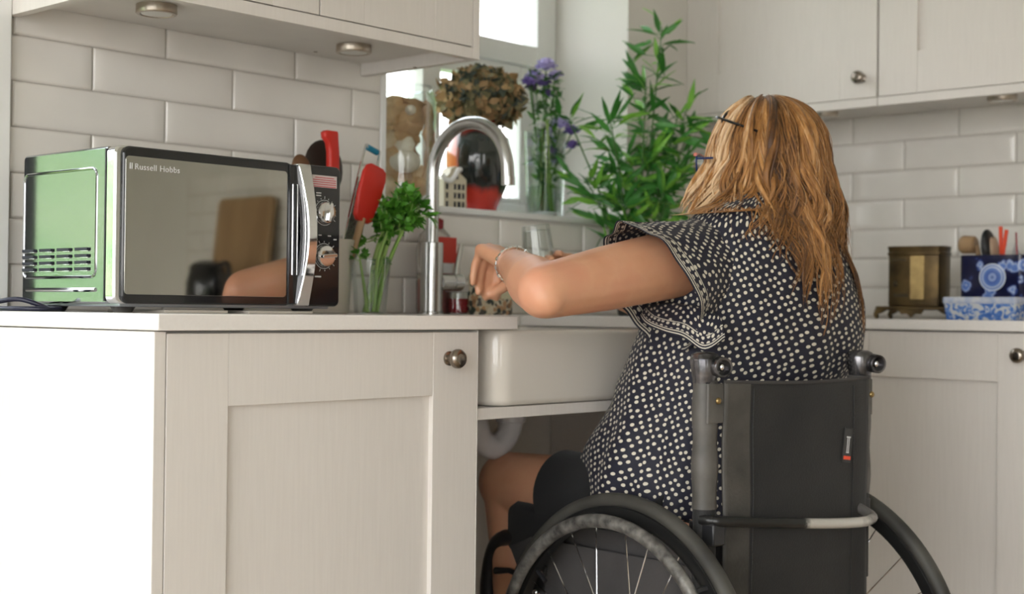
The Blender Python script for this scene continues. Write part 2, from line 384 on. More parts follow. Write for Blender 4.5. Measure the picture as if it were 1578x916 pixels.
P_('patio_door_daylight', ((DX0+DX1)/2, WB+.01, 1.06), (0, -1, 0), DX1-DX0, 2.12)
P_('side_door_daylight', (XL-.31, (LY0+LY1)/2, 1.06), (1, 0, 0), LY1-LY0, 2.12)
P_('fill_window_daylight', ((FX0+FX1)/2, YF-.31, 1.32), (0, 1, 0), FX1-FX0, 1.65)

# garden outside
GRASS = pm('lawn_grass', (.050, .14, .022), .9, col2=(.13, .17, .05), scale=.5, detail=8, stretch=(1, .35, 1))
m = MB(); nx, ny = 40, 46; V = []; F = []
for i in range(nx+1):
    for j in range(ny+1):
        x = -16+30*i/nx; y = WB+.02+22*j/ny; t = max(0, y-3.2)
        z = -.25+.30*t*min(1, t/2.5)+.12*noise.noise(Vector((x*.5, y*.5, 0)))*min(1, t)
        V.append((x, y, z))
for i in range(nx):
    for j in range(ny): s = i*(ny+1)+j; F.append((s, s+ny+1, s+ny+2, s+1))
m.add(V, F); o = struct('lawn', m, GRASS)
m = MB(); box(m, -20, XL-.32, -12, WB+.02, -.35, -.25); box(m, XL-.32, 14, -12, YF-.32, -.35, -.25); o = struct('terrace', m, pm('pale_paving', (.42, .38, .33), .8, scale=2))
def bush(x, y, z, r, label):
    m = MB(); rr = random.Random(int(x*100)); V = []
    for k in range(900):
        a = rr.uniform(0, 2*PI); b = math.asin(rr.uniform(-.6, 1)); q = r*rr.uniform(.75, 1.05)
        c = Vector((x+q*math.cos(a)*math.cos(b), y+q*math.sin(a)*math.cos(b), z+q*.9*math.sin(b)+r*.5))
        d1 = Vector((rr.uniform(-1, 1), rr.uniform(-1, 1), rr.uniform(-1, 1))).normalized()*.16; d2 = Vector((rr.uniform(-1, 1), rr.uniform(-1, 1), rr.uniform(-1, 1))).normalized()*.09
        m.add([c-d1, c-d2, c+d1, c+d2], [(0, 1, 2, 3)])
    ell(m, (x, y, z+r*.5), (r*.8, r*.8, r*.75))
    tag(obj('garden_bush', m, pm('bush_leaves', (.07, .20, .03), .8, col2=(.15, .30, .06), scale=2), None), label, 'bush')

# ------------------------------------------------------------------ cabinets
def shaker(w, h, st=.10, rec=.009, th=.02):
    """door in the XZ plane, front at y=0"""
    m = MB(); g = .0003
    box(m, 0, st, 0, th, 0, h); box(m, w-st, w, 0, th, 0, h)
    box(m, st+g, w-st-g, 0.0002, th, h-st, h); box(m, st+g, w-st-g, 0.0002, th, 0, st)
    box(m, st-.005, w-st+.005, rec, th-.002, st-.005, h-st+.005)
    return m
def knob(parent, x, z, matl, r=.0155, rotz=0):
    m = MB(); prof = [(.008, 0), (.0075, .010), (.0125, .0125), (r, .018), (r, .024), (r*.8, .0285), (r*.45, .0295)]
    lathe(m, [(.0115, -.001), (.0115, .003), (.0078, .005)]+prof, 24, 0, Matrix.Translation((x, 0, z)) @ Matrix.Rotation(PI/2, 4, 'X'))
    return obj('knob', m, matl, parent, ang=50)
def run(name, label, T, w, z0, z1, depth, doors, knobs, light_rail=0, endL=0, endR=0, open_front=False):
    """cabinet in local coordinates: x along the front, y into it; doors list of (x0,w)"""
    t = thing(name, label, 'cabinet'); t.matrix_world = T
    m = MB(); box(m, endL, w-endR, .0215, depth, z0+light_rail, z1); obj('carcass', m, CARC, t, smooth=False)
    if endL: m = MB(); box(m, 0, endL, 0, depth, z0, z1); obj('end_panel', m, PAINT, t, bev=.0008)
    if endR: m = MB(); box(m, w-endR, w, 0, depth, z0, z1); obj('end_panel', m, PAINT, t, bev=.0008)
    for (x0, dw, dz0, dz1), kn in zip(doors, knobs):
        d = obj('door', shaker(dw, dz1-dz0), PAINT, t, bev=.0007, loc=(x0, 0, dz0))
        if kn: knob(d, kn[0]-x0, kn[1]-dz0, kn[2])
    return t
# base unit at the left, facing the viewer
t = run('base_cabinet', 'cream shaker base cabinet under the microwave, lit white on its left end', Matrix.Identity(4), .6168, 0.0, ZB-.0015, .60,
        [(.0195, .5945, .12, ZB-.004)], [(.548, .832, PEWTER)], endL=.0178, endR=.0022)
m = MB(); box(m, .02, .61, .05, .065, .0, .115); obj('plinth', m, PAINT, t, bev=.0008)
# knee space: shelf under the sink, side panel of the next unit
m = MB(); box(m, .6178, 1.5, .004, .6, .7300, .7485); tag(obj('sink_shelf', m, PAINT, None, bev=.0008), 'cream shelf board carrying the white sink', 'shelf')
t = run('corner_cabinet', 'cream corner base cabinet beyond the knee space under the worktop', Matrix.Translation((1.501, 0, 0)), .30, 0, ZB-.0015, .60, [(.02, .276, .12, ZB-.004)], [None], endL=.018)
m = MB(); box(m, .6178, 1.5, .601, .617, 0, .729); struct('trim_4', m, CARC, smooth=False)
# right-hand run, facing the room
TR = Matrix.Translation((RF, 0, 0)) @ Matrix.Rotation(-PI/2, 4, 'Z')
Y = .04; lab = ['cream shaker base cabinet right behind the wheelchair, its door knob near the photo edge', 'cream base cabinet next along the right worktop', 'third cream base cabinet along the right worktop', 'last cream base cabinet along the right worktop']
for i, wd in enumerate((.494, .594, .594, .794)):
    run('base_cabinet', lab[i], TR @ Matrix.Translation((-Y, 0, 0)), wd+.004, .0, ZB-.0015, .595, [(.002, wd, .12, ZB-.004)], [((wd-.048), .829, PEWTER)]); Y -= wd+.006
# worktop
m = MB(); prism(m, [(-.002, -.011), (.70, -.011), (.70, .455), (1.228, .455), (1.228, -.011), (RF-.012, -.011), (RF-.012, -2.6), (RTX-.001, -2.6), (RTX-.001, WY-.001), (-.002, WY-.001)], ZB, ZT)
tag(obj('worktop', m, TOPM, None, bev=.0015), 'white L-shaped kitchen worktop with the sink cut into its front', 'worktop')
# upper left cabinet
t = run('wall_cabinet', 'cream wall cabinet above the microwave with two puck lights beneath', Matrix.Translation((.126, UF, 0)), .80, UB, 2.15, WY-.008-UF,
        [(.0195, .3785, UB+.0235, 2.13), (.4015, .3785, UB+.0235, 2.13)], [(.36, 1.478, PEWTER), (.4405, 1.478, PEWTER)], light_rail=.0235+.001, endL=.018, endR=.018)
m = MB(); box(m, .0182, .7818, 0, .018, UB, UB+.0215); obj('light_rail', m, PAINT, t, bev=.0008)
for x, y in ((.63, .285), (.782, .16)):
    m = MB(); lathe(m, [(.004, -.0006), (.004, .0008)], 12, 0, Matrix.Translation((x, y, UB+.0245 if x < .7 else UB))); obj('screw_cap', m, DWOOD, t)
def puck(x, y, z, label, T=None):
    t = thing('puck_light', label, 'light', (x, y, z)); m = MB()
    lathe(m, [(.031, 0), (.034, -.001), (.0345, -.014), (.033, -.016), (.028, -.0165), (.026, -.013)], 40, 0); obj('housing', m, NICKEL, t)
    m = MB(); lathe(m, [(.0255, -.0125), (.0255, -.0152), (.022, -.0158)], 32, 0); obj('lens', m, pm('frosted_lens', (.75, .74, .70), .3, scale=8), t)
puck(.302, .455, UB+.0245, 'round brushed-nickel puck light under the wall cabinet above the microwave back')
puck(.7555, .47, UB+.0245, 'round brushed-nickel puck light under the wall cabinet near its window end')
# upper right cabinets
TU = Matrix.Translation((RUF, 0, 0)) @ Matrix.Rotation(-PI/2, 4, 'Z')
t = run('wall_cabinet', 'cream wall cabinet by the bamboo with its knob above the woman', TU @ Matrix.Translation((-(WY-.001), 0, 0)), .56, RUB, 2.2, .325,
        [(-.0+.0, .5585, RUB+.0225, 2.18)], [(.5185, 1.484, PEWTER)], light_rail=.0235)
m = MB(); box(m, 0, .56, 0, .018, RUB, RUB+.021); obj('light_rail', m, PAINT, t, bev=.0008)
Y = .0655; lab = ['cream wall cabinet at the upper right corner of the photo', 'cream wall cabinet past the frame on the right wall']
for i in range(2):
    t = run('wall_cabinet', lab[i], TU @ Matrix.Translation((-Y, 0, 0)), .6, RUB, 2.2, .325, [(.0015, .597, RUB+.0225, 2.18)], [(.555 if i == 0 else .04, 1.484, PEWTER)], light_rail=.0235)
    m = MB(); box(m, 0, .6, 0, .018, RUB, RUB+.021); obj('light_rail', m, PAINT, t, bev=.0008); Y -= .601
puck(2.235, .30, RUB+.0235, 'small puck light under the right wall cabinet beside the woman\'s head')
puck(2.235, -.175, RUB+.0235, 'small puck light under the right wall cabinet at the photo edge')

# ------------------------------------------------------------------ sink, waste, tap
m = MB(); cx, cy, sw, sd = .962, .237, .60, .478
def ring(w, h, r, z): return [(x, y, z) for x, y in rrect(cx, cy, w, h, r, 7)]
z0, z1 = .7490, ZB-.0006
R = [ring(sw-.03, sd-.03, .025, z0), ring(sw-.008, sd-.008, .034, z0+.003), ring(sw, sd, .036, z0+.012), ring(sw, sd, .036, z1-.008), ring(sw-.004, sd-.004, .035, z1-.002), ring(sw-.014, sd-.014, .032, z1),
     ring(sw-.044, sd-.044, .03, z1), ring(sw-.054, sd-.054, .028, z1-.006), ring(sw-.062, sd-.062, .03, z0+.05), ring(sw-.10, sd-.10, .03, z0+.024), ring(.1, .1, .045, z0+.02)]
loft(m, R); tag(obj('sink', m, CERAM, None, ang=60), 'white ceramic apron-front sink beside the base cabinet', 'sink')
t = thing('sink_trap', 'white plastic drain trap hanging below the sink shelf', 'pipe', (0, 0, 0)); tx, ty = .985, .26
m = MB(); tube(m, smooth_path([(tx, ty, .73), (tx, ty, .70), (tx-.012, ty, .668), (tx-.05, ty, .648), (tx-.088, ty, .668), (tx-.1, ty, .695), (tx-.1, ty+.04, .71), (tx-.1, ty+.2, .705), (tx-.1, ty+.34, .70)], 6), .0235, 18)
obj('bend', m, PIPE, t)
for zz in (.695,):
    m = MB(); lathe(m, [(.026, -.014), (.029, -.012), (.029, .012), (.026, .014)], 20, 0, Matrix.Translation((tx, ty, zz+.012))); obj('collar', m, PIPE, t)
t = thing('kitchen_tap', 'tall brushed-steel swan-neck tap at the back of the sink', 'tap', (1.022, .52, ZT))
m = MB(); lathe(m, [(.0265, 0), (.0265, .004), (.0235, .006), (.0235, .148), (.0215, .1495)], 40); obj('body', m, STEEL, t)
arc = [(0, 0, .1495), (0, 0, .285)]+[(0, -.105+.105*math.cos(a), .285+.105*math.sin(a)) for a in [PI*k/24 for k in range(1, 24)]]+[(0, -.21, .285), (0, -.2115, .262)]
m = MB(); tube(m, arc, .0132, 28); obj('spout', m, STEEL, t)
m = MB(); lathe(m, [(.0138, 0), (.0138, .016), (.011, .0165)], 28, 0, Matrix.Translation((0, -.2115, .258))); obj('aerator', m, STEEL, t)
m = MB(); lathe(m, [(.0185, 0), (.0185, .036), (.017, .0362), (.017, .038), (.0188, .0385), (.0188, .062), (.016, .064)], 30, 0, rotT((.016, -.004, .068), 0, PI/2, 0)); obj('lever_hub', m, STEEL, t)
m = MB(); tube(m, [(.068, -.004, .082), (.073, -.004, .11), (.083, -.004, .148)], [.0075, .0065, .0055], 14); obj('lever', m, STEEL, t)

# ------------------------------------------------------------------ microwave
t = thing('microwave', 'black and chrome countertop microwave with mirrored door on the left worktop', 'microwave', (.066, .2, ZT))
W_, D_, H0, H1 = .42, .266, .0125, .2425
m = MB(); prism(m, rrect(D_/2+.012, (H0+H1)/2, D_-.024, H1-H0, .008, 4), 0.004, W_-.004, axis='x'); obj('casing', m, SIDEM, t, ang=35, bev=.003)
m = MB(); box(m, .0005, .0045, .027, .030, H0+.004, H1-.004); obj('seam', m, BLKPL, t, smooth=False)
# raised outline, vents and ridge of the left side
def outline(mb, y0, y1, z0, z1, r, th, x0):
    P = rrect((y0+y1)/2, (z0+z1)/2, y1-y0, z1-z0, r, 5); tube(mb, [(x0, p[0], p[1]) for p in P], th, 8, closed=True)
m = MB(); outline(m, .056, .262, .052, .212, .012, .0024, .0045); obj('side_outline', m, SIDEM, t)
m = MB(); tube(m, [(.004, .056, .033), (.004, .25, .033)], .0032, 8); obj('side_ridge', m, CHROME, t)
m = MB(); h = MB()
for i in range(4):
    for j in range(4):
        y = .075+.0505*i; z = .062+.0098*j
        box(m, .0005, .0042, y, y+.034, z, z+.0042); box(h, .001, .0052, y, y+.034, z-.0018, z)
obj('vent', m, DARKH, t, smooth=False); obj('louvre', h, CHROME, t, bev=.0006)
# front: chrome edge, black frame, mirror, handle, control panel
m = MB(); prism(m, rrect(.16, (H0+H1)/2, .320, H1-H0, .012, 6), .003, .026, axis='y'); obj('front_trim', m, CHROME, t, bev=.003)
d = MB(); prism(d, rrect(.167, (H0+H1)/2, .312, H1-H0-.001, .012, 6), -.002, .010, axis='y'); door = obj('door', d, BLKGL, t, bev=.0025)
m = MB(); prism(m, rrect(.1625, (.0265+.2275)/2, .297, .201, .006, 5), -.0034, -.001, axis='y'); obj('mirror_window', m, MIRR, door, bev=.0004)
m = MB(); box(m, .314, .3345, -.0045, .003, H0+.003, H1-.003); obj('door_edge', m, BLKGL, door, bev=.002)
m = MB(); tube(m, [(.3185, -.008, H0+.05), (.3185, -.008, H1-.035)], .0009, 8); tube(m, [(.3275, -.008, H0+.05), (.3275, -.008, H1-.035)], .0009, 8); obj('chrome_rod', m, CHROME, door)
hp = []
for k in range(25):
    s = k/24; z = H0+.001+(H1-H0-.002)*s; bulge = math.sin(PI*s); x = .341+.006*bulge; w2 = .0095+.003*abs(2*s-1)**2
    hp.append([(x-w2, -.010-.016*bulge, z), (x+w2, -.010-.016*bulge, z), (x+w2+.001, .004-.006*bulge, z), (x-w2-.001, .004-.006*bulge, z)])
m = MB(); loft(m, hp); obj('handle', m, CHROME, door, bev=.002)
m = MB(); prism(m, rrect(.387, (H0+H1)/2, .070, H1-H0, .010, 6), -.004, .026, axis='y'); cp = obj('control_panel', m, BLKGL, t, bev=.0025)
m = MB(); box(m, .3605, .413, -.0048, -.0035, .207, .2265); s_ = obj('warning_sticker', m, STICKM, cp, smooth=False)
m = MB()
for k in range(5): box(m, .3625+.004*(k == 0), .411-.004*(k == 0), -.0051, -.0046, .2235-.0036*k-.0016, .2235-.0036*k)
obj('sticker_print', m, PINKT, s_, smooth=False)
def dial(z, a, name):
    T = Matrix.Translation((.388, -.004, z)) @ Matrix.Rotation(PI/2, 4, 'X'); k = MB()
    lathe(k, [(.0185, 0), (.0185, .006), (.0165, .009), (.012, .0095)], 40, 0, T); d = obj('dial', k, CHROME, cp)
    k = MB(); bl = rrect(0, 0, .031, .006, .0028, 4); prism(k, bl, .008, .017, 0, T @ Matrix.Rotation(a, 4, 'Z')); obj('grip', k, CHROME, d, bev=.001)
    k = MB()
    for i in range(13):
        b = math.radians(-120+i*20 if name else -100+i*25); p = Vector((.0225*math.sin(b), 0, .0225*math.cos(b))); q = p*(1.09+.1*(i % 3 == 0))
        tube(k, [(.388+p.x, -.0045, z+p.z), (.388+q.x, -.0045, z+q.z)], .0005, 5)
    R_ = [(.388+.0205*math.sin(b), -.0044, z+.0205*math.cos(b)) for b in [2*PI*j/40 for j in range(40)]]; tube(k, R_, .0005, 5, closed=True)
    obj('dial_scale', k, PRINT, cp, smooth=False)
dial(.166, math.radians(80), 1); dial(.095, math.radians(5), 0)
for x0_, x1_, z0_, z1_ in ((.370, .380, .1965, .1985), (.370, .380, .1925, .1945), (.369, .382, .060, .0623), (.3635, .3695, .123, .1248), (.376, .382, .128, .1298), (.396, .402, .1275, .1293), (.408, .414, .122, .1238)):
    m = MB(); box(m, x0_, x1_, -.0048, -.0038, z0_, z1_); obj('panel_print', m, PRINT, cp, smooth=False)
text_obj('brand_lettering', 'Russell Hobbs', .0126, PRINT, door, Matrix.Translation((.0285, -.0036, .2085)) @ Matrix.Rotation(PI/2, 4, 'X'), space=1.08)
m = MB()
for x in (.0205, .0235): box(m, x, x+.0014, -.0042, -.0032, .2085, .2175)
obj('brand_mark', m, PRINT, door, smooth=False)
m = MB(); box(m, .012, W_-.012, .006, D_-.01, H0-.004, H0+.004); obj('underside', m, pm('grey_steel_base', (.35, .37, .40), .35, .8, scale=6), t, bev=.002)
for x, y in ((.04, .04), (.38, .04), (.04, .225), (.38, .225)):
    m = MB(); lathe(m, [(.013, 0), (.015, .003), (.020, .011)], 20, 0, Matrix.Translation((x, y, 0))); obj('foot', m, GREYLEA, t)
for i, (a, b) in enumerate(((.09, .205), (.245, .375))):
    m = MB(); box(m, .066+a, .066+b, .206, .36, ZT, ZT+.0045); tag(obj('cream_mat', m, pm('cream_card', (.66, .60, .52), .6, scale=8), None, bev=.001), ('thin cream mat under the left part of the microwave front', 'thin cream mat under the right part of the microwave front')[i], 'mat')
m = MB(); tube(m, smooth_path([(-.01, .60, ZT+.004), (-.0, .52, ZT+.004), (.0, .44, ZT+.011), (.02, .385, ZT+.018), (.05, .36, ZT+.006), (.075, .40, ZT+.004), (.10, .46, ZT+.004), (.12, .475, ZT+.02)], 8), .0038, 10)
tube(m, smooth_path([(.05, .58, ZT+.004), (.02, .50, ZT+.004), (-.0, .41, ZT+.004), (.03, .34, ZT+.004), (.075, .36, ZT+.004)], 8), .0038, 10)
tag(obj('power_cable', m, pm('black_cable', (.012, .012, .03), .35, scale=20), None), 'black power cable lying on the worktop behind the microwave foot', 'cable')

# ------------------------------------------------------------------ things on the left worktop
CREAMC = pm('cream_ribbed_crock', (.66, .61, .54), .35, scale=10)
cx0, cy0 = .688, .468
t = thing('utensil_crock', 'ribbed cream crock of kitchen utensils behind the microwave', 'crock', (cx0, cy0, ZT))
prof = [(.043, 0), (.046, .002)]
for k in range(16): z = .006+.0075*k; prof += [(.0465+.006*k/16, z), (.0478+.006*k/16, z+.0035)]
prof += [(.054, .130), (.0555, .134), (.0555, .139)]
m = MB(); shell(m, prof, .004, 36); obj('body', m, CREAMC, t)
def U(name, label, cat, base, top):
    """utensil empty whose local z runs from base to top"""
    t = thing(name, label, cat); d = Vector(top)-Vector(base); t.matrix_world = aim(base, d); return t, d.length
b0 = Vector((cx0, cy0, ZT+.012))
# red-handled tool, its hooked grip uppermost
t, L_ = U('bread_knife', 'red hooked-handle knife standing in the crock behind the microwave', 'knife', b0+Vector((.02, .005, 0)), (.716, .480, 1.246))
m = MB(); loft(m, [[(p[0], p[1], z) for p in rrect(ox, 0, w_, .016, .006, 3)] for z, w_, ox in ((L_-.13, .022, 0), (L_-.09, .026, 0), (L_-.04, .026, -.001), (L_-.022, .028, -.004), (L_-.014, .036, -.009), (L_-.004, .037, -.010), (L_, .030, -.008))]); obj('handle', m, RED, t, ang=60)
m = MB(); box(m, -.010, .010, -.001, .001, 0, L_-.125); obj('blade', m, STEEL, t)
t, L_ = U('serving_spoon', 'large black serving spoon behind the red knife handle in the crock', 'spoon', b0+Vector((0, .02, 0)), (.724, .515, 1.232))
m = MB(); ell(m, (0, 0, L_-.055), (.048, .012, .056)); obj('bowl', m, pm('dark_brown_nylon', (.022, .014, .010), .4, scale=20), t)
m = MB(); tube(m, [(0, 0, 0), (0, 0, L_-.10)], .006, 10); obj('handle', m, BLKPL, t)
t, L_ = U('wooden_spoon', 'small brown wooden spoon at the left side of the crock', 'spoon', b0+Vector((-.01, 0, 0)), (.650, .50, 1.199))
m = MB(); ell(m, (0, 0, L_-.028), (.022, .009, .028)); obj('bowl', m, DWOOD, t)
m = MB(); tube(m, [(0, 0, 0), (0, 0, L_-.05)], .005, 10); obj('handle', m, WOOD, t)
# grater with teal grip
t, L_ = U('handheld_grater', 'steel hand grater with a teal top grip leaning right out of the crock', 'grater', b0+Vector((.025, -.005, 0)), (.815, .478, 1.222))
m = MB(); box(m, -.019, .019, -.0008, .0008, .03, L_-.075); obj('grating_plate', m, pm('etched_steel', (.55, .55, .53), .3, 1, col2=(.18, .17, .16), scale=420, bmp=.8), t)
m = MB(); tube(m, smooth_path([(-.02, 0, .03), (-.02, 0, .15), (-.02, 0, L_-.012), (-.012, 0, L_-.002), (.012, 0, L_-.002), (.02, 0, L_-.012), (.02, 0, .15), (.02, 0, .03)], 4), .0024, 8); obj('wire_frame', m, CHROME, t)
m = MB(); tube(m, [(-.013, 0, L_-.002), (.013, 0, L_-.002)], .006, 12); obj('grip', m, TEAL, t)
# red spatula
t, L_ = U('silicone_spatula', 'red silicone spatula with a pale wooden handle in front of the grater', 'spatula', b0+Vector((.01, -.025, 0)), (.778, .425, 1.182))
m = MB(); loft(m, [[(p[0], p[1], z) for p in rrect(0, 0, w_, th, th*.45, 3)] for z, w_, th in ((L_-.112, .030, .014), (L_-.104, .046, .013), (L_-.06, .058, .011), (L_-.02, .060, .009), (L_-.006, .052, .007), (L_, .034, .005))]); obj('blade', m, RED, t, ang=60)
m = MB(); tube(m, [(0, 0, 0), (0, 0, .08), (0, 0, L_-.105)], [.006, .0075, .009], 12, flat=.7); obj('handle', m, WOOD, t)
# celery in a glass
gx, gy = .742, .40
t = thing('glass_tumbler', 'clear glass tumbler holding celery beside the microwave', 'glass', (gx, gy, ZT))
m = MB(); shell(m, [(.027, 0), (.030, .002), (.033, .04), (.039, .104)], .0018, 32); obj('body', m, VGL, t)
t = thing('celery_stalks', 'leafy green celery stalks leaning right in a clear glass', 'celery', (gx, gy, ZT+.004))
rr = random.Random(3)
def leafblade(m, c, d, n, L, Wd, mi=0, notch=True, col=None):
    c = Vector(c); d = Vector(d).normalized(); n = Vector(n); s = d.cross(n).normalized(); n = s.cross(d)
    prof = [(0, .06), (.18, .55), (.3, .40), (.42, .95), (.55, .6), (.68, .85), (.8, .4), (1, .02)] if notch else [(0, .08), (.15, .6), (.35, 1), (.6, .85), (.85, .35), (1, .02)]
    V = []; F = []
    for t_, w_ in prof:
        p = c+d*L*t_+n*(-.25*L*t_*t_); V += [p-s*Wd*w_*.5+n*Wd*.12, p, p+s*Wd*w_*.5+n*Wd*.12]
    for k in range(len(prof)-1): F += [(3*k, 3*k+1, 3*k+4, 3*k+3), (3*k+1, 3*k+2, 3*k+5, 3*k+4)]
    m.add(V, F, mi, col=col)
fol = MB()
stalks = [((-.012, 0, 0), (.03, .0, .10), (.078, .01, .20), .0075), ((.0, .008, 0), (.02, .01, .10), (.055, .02, .165), .007), ((.006, -.010, 0), (.035, -.01, .09), (.090, -.01, .185), .0065),
          ((-.012, -.006, 0), (-.018, 0, .06), (-.024, .004, .098), .004), ((.012, 0, 0), (.018, -.006, .05), (.024, -.01, .085), .003), ((0, -.01, 0), (.01, -.01, .10), (.03, -.015, .15), .006)]
for a, b, c, r in stalks:
    m = MB(); P = smooth_path([a, b, c], 5); tube(m, P, [r*(1-.45*i/len(P)) for i in range(len(P))], 10, flat=.7); obj('stalk', m, CELS, t)
    e = Vector(c); n_ = 30 if r > .006 else 6
    for k in range(n_):
        q = Vector(b).lerp(e, rr.uniform(.55, 1.1)) if rr.random() < .35 else e
        d = Vector((rr.uniform(-.7, 1), rr.uniform(-.9, .9), rr.uniform(-.3, 1.1))).normalized()
        st = q+d*rr.uniform(.004, .040)*(1 if r > .006 else .4); tube(fol, [q, st], .001, 5, 1)
        for j in range(4):
            d2 = (d+Vector((rr.uniform(-.8, .8), rr.uniform(-.8, .8), rr.uniform(-.7, .7)))).normalized()
            leafblade(fol, st, d2, (rr.uniform(-1, 1), rr.uniform(-1, 1), 1), rr.uniform(.016, .028)*(1 if r > .006 else .7), rr.uniform(.012, .022)*(1 if r > .006 else .7), 0)
obj('foliage', fol, [CELL, CELS], t)

# soap, gel and seed packet behind the tap
t = thing('soap_refill_pack', 'clear pouch bottle with red labels behind the tap body', 'bottle', (1.092, .583, ZT))
CLRPL = thin_glass('clear_plastic', (.88, .86, .84), .10, .6)
m = MB(); loft(m, [[(p[0], p[1], z) for p in rrect(0, 0, w_, th, th*.45, 4)] for z, w_, th in ((0, .078, .04), (.01, .086, .046), (.14, .088, .046), (.17, .074, .04), (.186, .036, .03))]); obj('body', m, CLRPL, t, ang=60)
m = MB(); loft(m, [[(p[0], p[1], z) for p in rrect(0, 0, w_, th, th*.45, 4)] for z, w_, th in ((.002, .074, .036), (.01, .08, .040), (.075, .082, .040))]); obj('contents', m, pm('pink_soap', (.50, .22, .20), .3, scale=4), t, ang=60)
m = MB(); box(m, -.042, .042, -.0245, -.0232, .11, .165); box(m, -.038, .014, -.0245, -.0232, .062, .075); obj('red_label', m, REDP, t, smooth=False)
m = MB(); box(m, -.038, .030, -.0243, -.0232, .077, .108); obj('white_label', m, PRINT, t, smooth=False)
m = MB(); lathe(m, [(.017, .182), (.019, .186), (.019, .202), (.012, .206)], 20); obj('cap', m, MAROON, t)
t = thing('jelly_jar', 'small jar of dark red jelly below the tap lever', 'jar', (1.128, .545, ZT))
m = MB(); shell(m, [(.024, 0), (.027, .003), (.028, .04), (.0265, .052)], .002, 28); obj('glass_body', m, VGL, t)
m = MB(); lathe(m, [(.0215, .003), (.0245, .006), (.0252, .034)], 28); obj('jelly', m, MAROON, t)
m = MB(); lathe(m, [(.0285, .048), (.029, .050), (.029, .062), (.027, .064)], 28); obj('lid', m, pm('clear_lid', (.55, .52, .5), .2, scale=5), t)
def spots(name, base, cols, scale, coord='Object'):
    m, n, b = mat(name); b.inputs['Roughness'].default_value = .4
    tcn = n.nodes.new('ShaderNodeTexCoord'); v = n.nodes.new('ShaderNodeTexVoronoi'); v.inputs['Scale'].default_value = scale
    n.links.new(tcn.outputs[coord], v.inputs['Vector']); sp = n.nodes.new('ShaderNodeSeparateColor'); n.links.new(v.outputs['Color'], sp.inputs[0])
    st = [(i/(len(cols)), c) for i, c in enumerate(cols)]; r = ramp(n, st, sp.outputs[0]); r.node.color_ramp.interpolation = 'CONSTANT'
    mx = n.nodes.new('ShaderNodeMix'); mx.data_type = 'RGBA'; lt = n.nodes.new('ShaderNodeMath'); lt.operation = 'LESS_THAN'; lt.inputs[1].default_value = .62
    n.links.new(v.outputs['Distance'], lt.inputs[0]); n.links.new(lt.outputs[0], mx.inputs[0]); mx.inputs[6].default_value = (*base, 1); n.links.new(r, mx.inputs[7]); n.links.new(mx.outputs[2], b.inputs['Base Color']); return m
t = thing('floral_soap_bottle', 'cream and brown floral patterned bottle standing under the woman\'s left hand', 'bottle', (1.180, .50, ZT))
m = MB(); loft(m, [[(p[0], p[1], z) for p in rrect(0, 0, w_, th, th*.3, 4)] for z, w_, th in ((0, .100, .046), (.004, .104, .05), (.082, .104, .05), (.092, .09, .044), (.098, .05, .035))]); obj('body', m, spots('brown_floral_print', (.52, .46, .33), [(.03, .04, .03), (.25, .13, .06), (.55, .45, .30), (.08, .07, .06), (.42, .24, .12), (.62, .55, .42)], 95), t, ang=60)
m = MB(); box(m, .006, .040, -.0262, -.0250, .034, .060); obj('plain_label', m, pm('cream_label', (.60, .56, .38), .6, scale=9), t, smooth=False)
m = MB(); lathe(m, [(.017, .096), (.019, .099), (.019, .115), (.017, .117)], 22); tube(m, smooth_path([(0, 0, .115), (0, 0, .140), (-.006, 0, .146), (-.034, -.006, .140)], 4), .005, 10); obj('pump', m, WHITE, t)

# ------------------------------------------------------------------ window sill
SZ = WZ0
jx, jy = 1.122, .715
t = thing('glass_jar', 'tall clear glass jar of shells and driftwood on the window sill', 'jar', (jx, jy, SZ))
m = MB(); shell(m, [(.066, 0), (.070, .003), (.072, .02), (.072, .235), (.066, .252), (.064, .262), (.068, .266)], .0022, 44); obj('body', m, VGL, t)
def seashell(name, c, r, label, ribs=9, m_=None, spin=0, group=None):
    m = MB(); R = []
    for i in range(11):
        a = -PI/2+PI*i/10; rr_ = max(math.cos(a), .02)
        R.append([((rr_*(1+.035*math.cos(ribs*2*PI*k/44)))*math.cos(2*PI*k/44)*r[0], rr_*(1+.035*math.cos(ribs*2*PI*k/44))*math.sin(2*PI*k/44)*r[1], math.sin(a)*r[2]) for k in range(44)])
    loft(m, R); o = obj(name, m, m_ or SHELLM, None, loc=c, rot=(spin, spin*.7, spin*1.3)); tag(o, label, 'shell', group); return o
SG = 'shells in the tall glass jar'
for n_, (u, v_, z, r, lb, mm) in enumerate([(.006, .030, .092, (.034, .034, .026), 'larger white ribbed cockle shell at mid height of the glass jar', SHELLW), (-.034, .030, .032, (.028, .028, .028), 'rounded pale shell low at the left of the glass jar', SHELLM),
        (.034, .026, .036, (.024, .024, .024), 'small brown stone-like shell at the lower right of the jar', BARK), (.002, .040, .022, (.024, .022, .018), 'pale flat shell at the bottom front of the glass jar', SHELLW),
        (-.030, .030, .140, (.027, .022, .030), 'sandy broken shell above the cockle in the jar', SHELLM), (.004, .034, .126, (.025, .024, .017), 'white shell cap resting on the larger cockle', SHELLW),
        (.018, .034, .205, (.012, .012, .036), 'long greyish shell upright near the jar shoulder', SHELLW), (-.02, -.03, .04, (.032, .032, .032), SG, SHELLM), (.025, -.03, .06, (.032, .032, .04), SG, SHELLM), (-.042, .014, .088, (.022, .022, .026), 'pale pinkish shell at the left wall of the jar', SHELLM)]):
    seashell('sea_shell', (jx+u*.669-v_*.742, jy-u*.742-v_*.669, SZ+z+.006), r, 'sea shell at the back of the tall glass jar' if lb == SG else lb, ribs=7+n_ % 4*3, m_=mm, spin=.4*n_, group=SG if lb == SG else None)
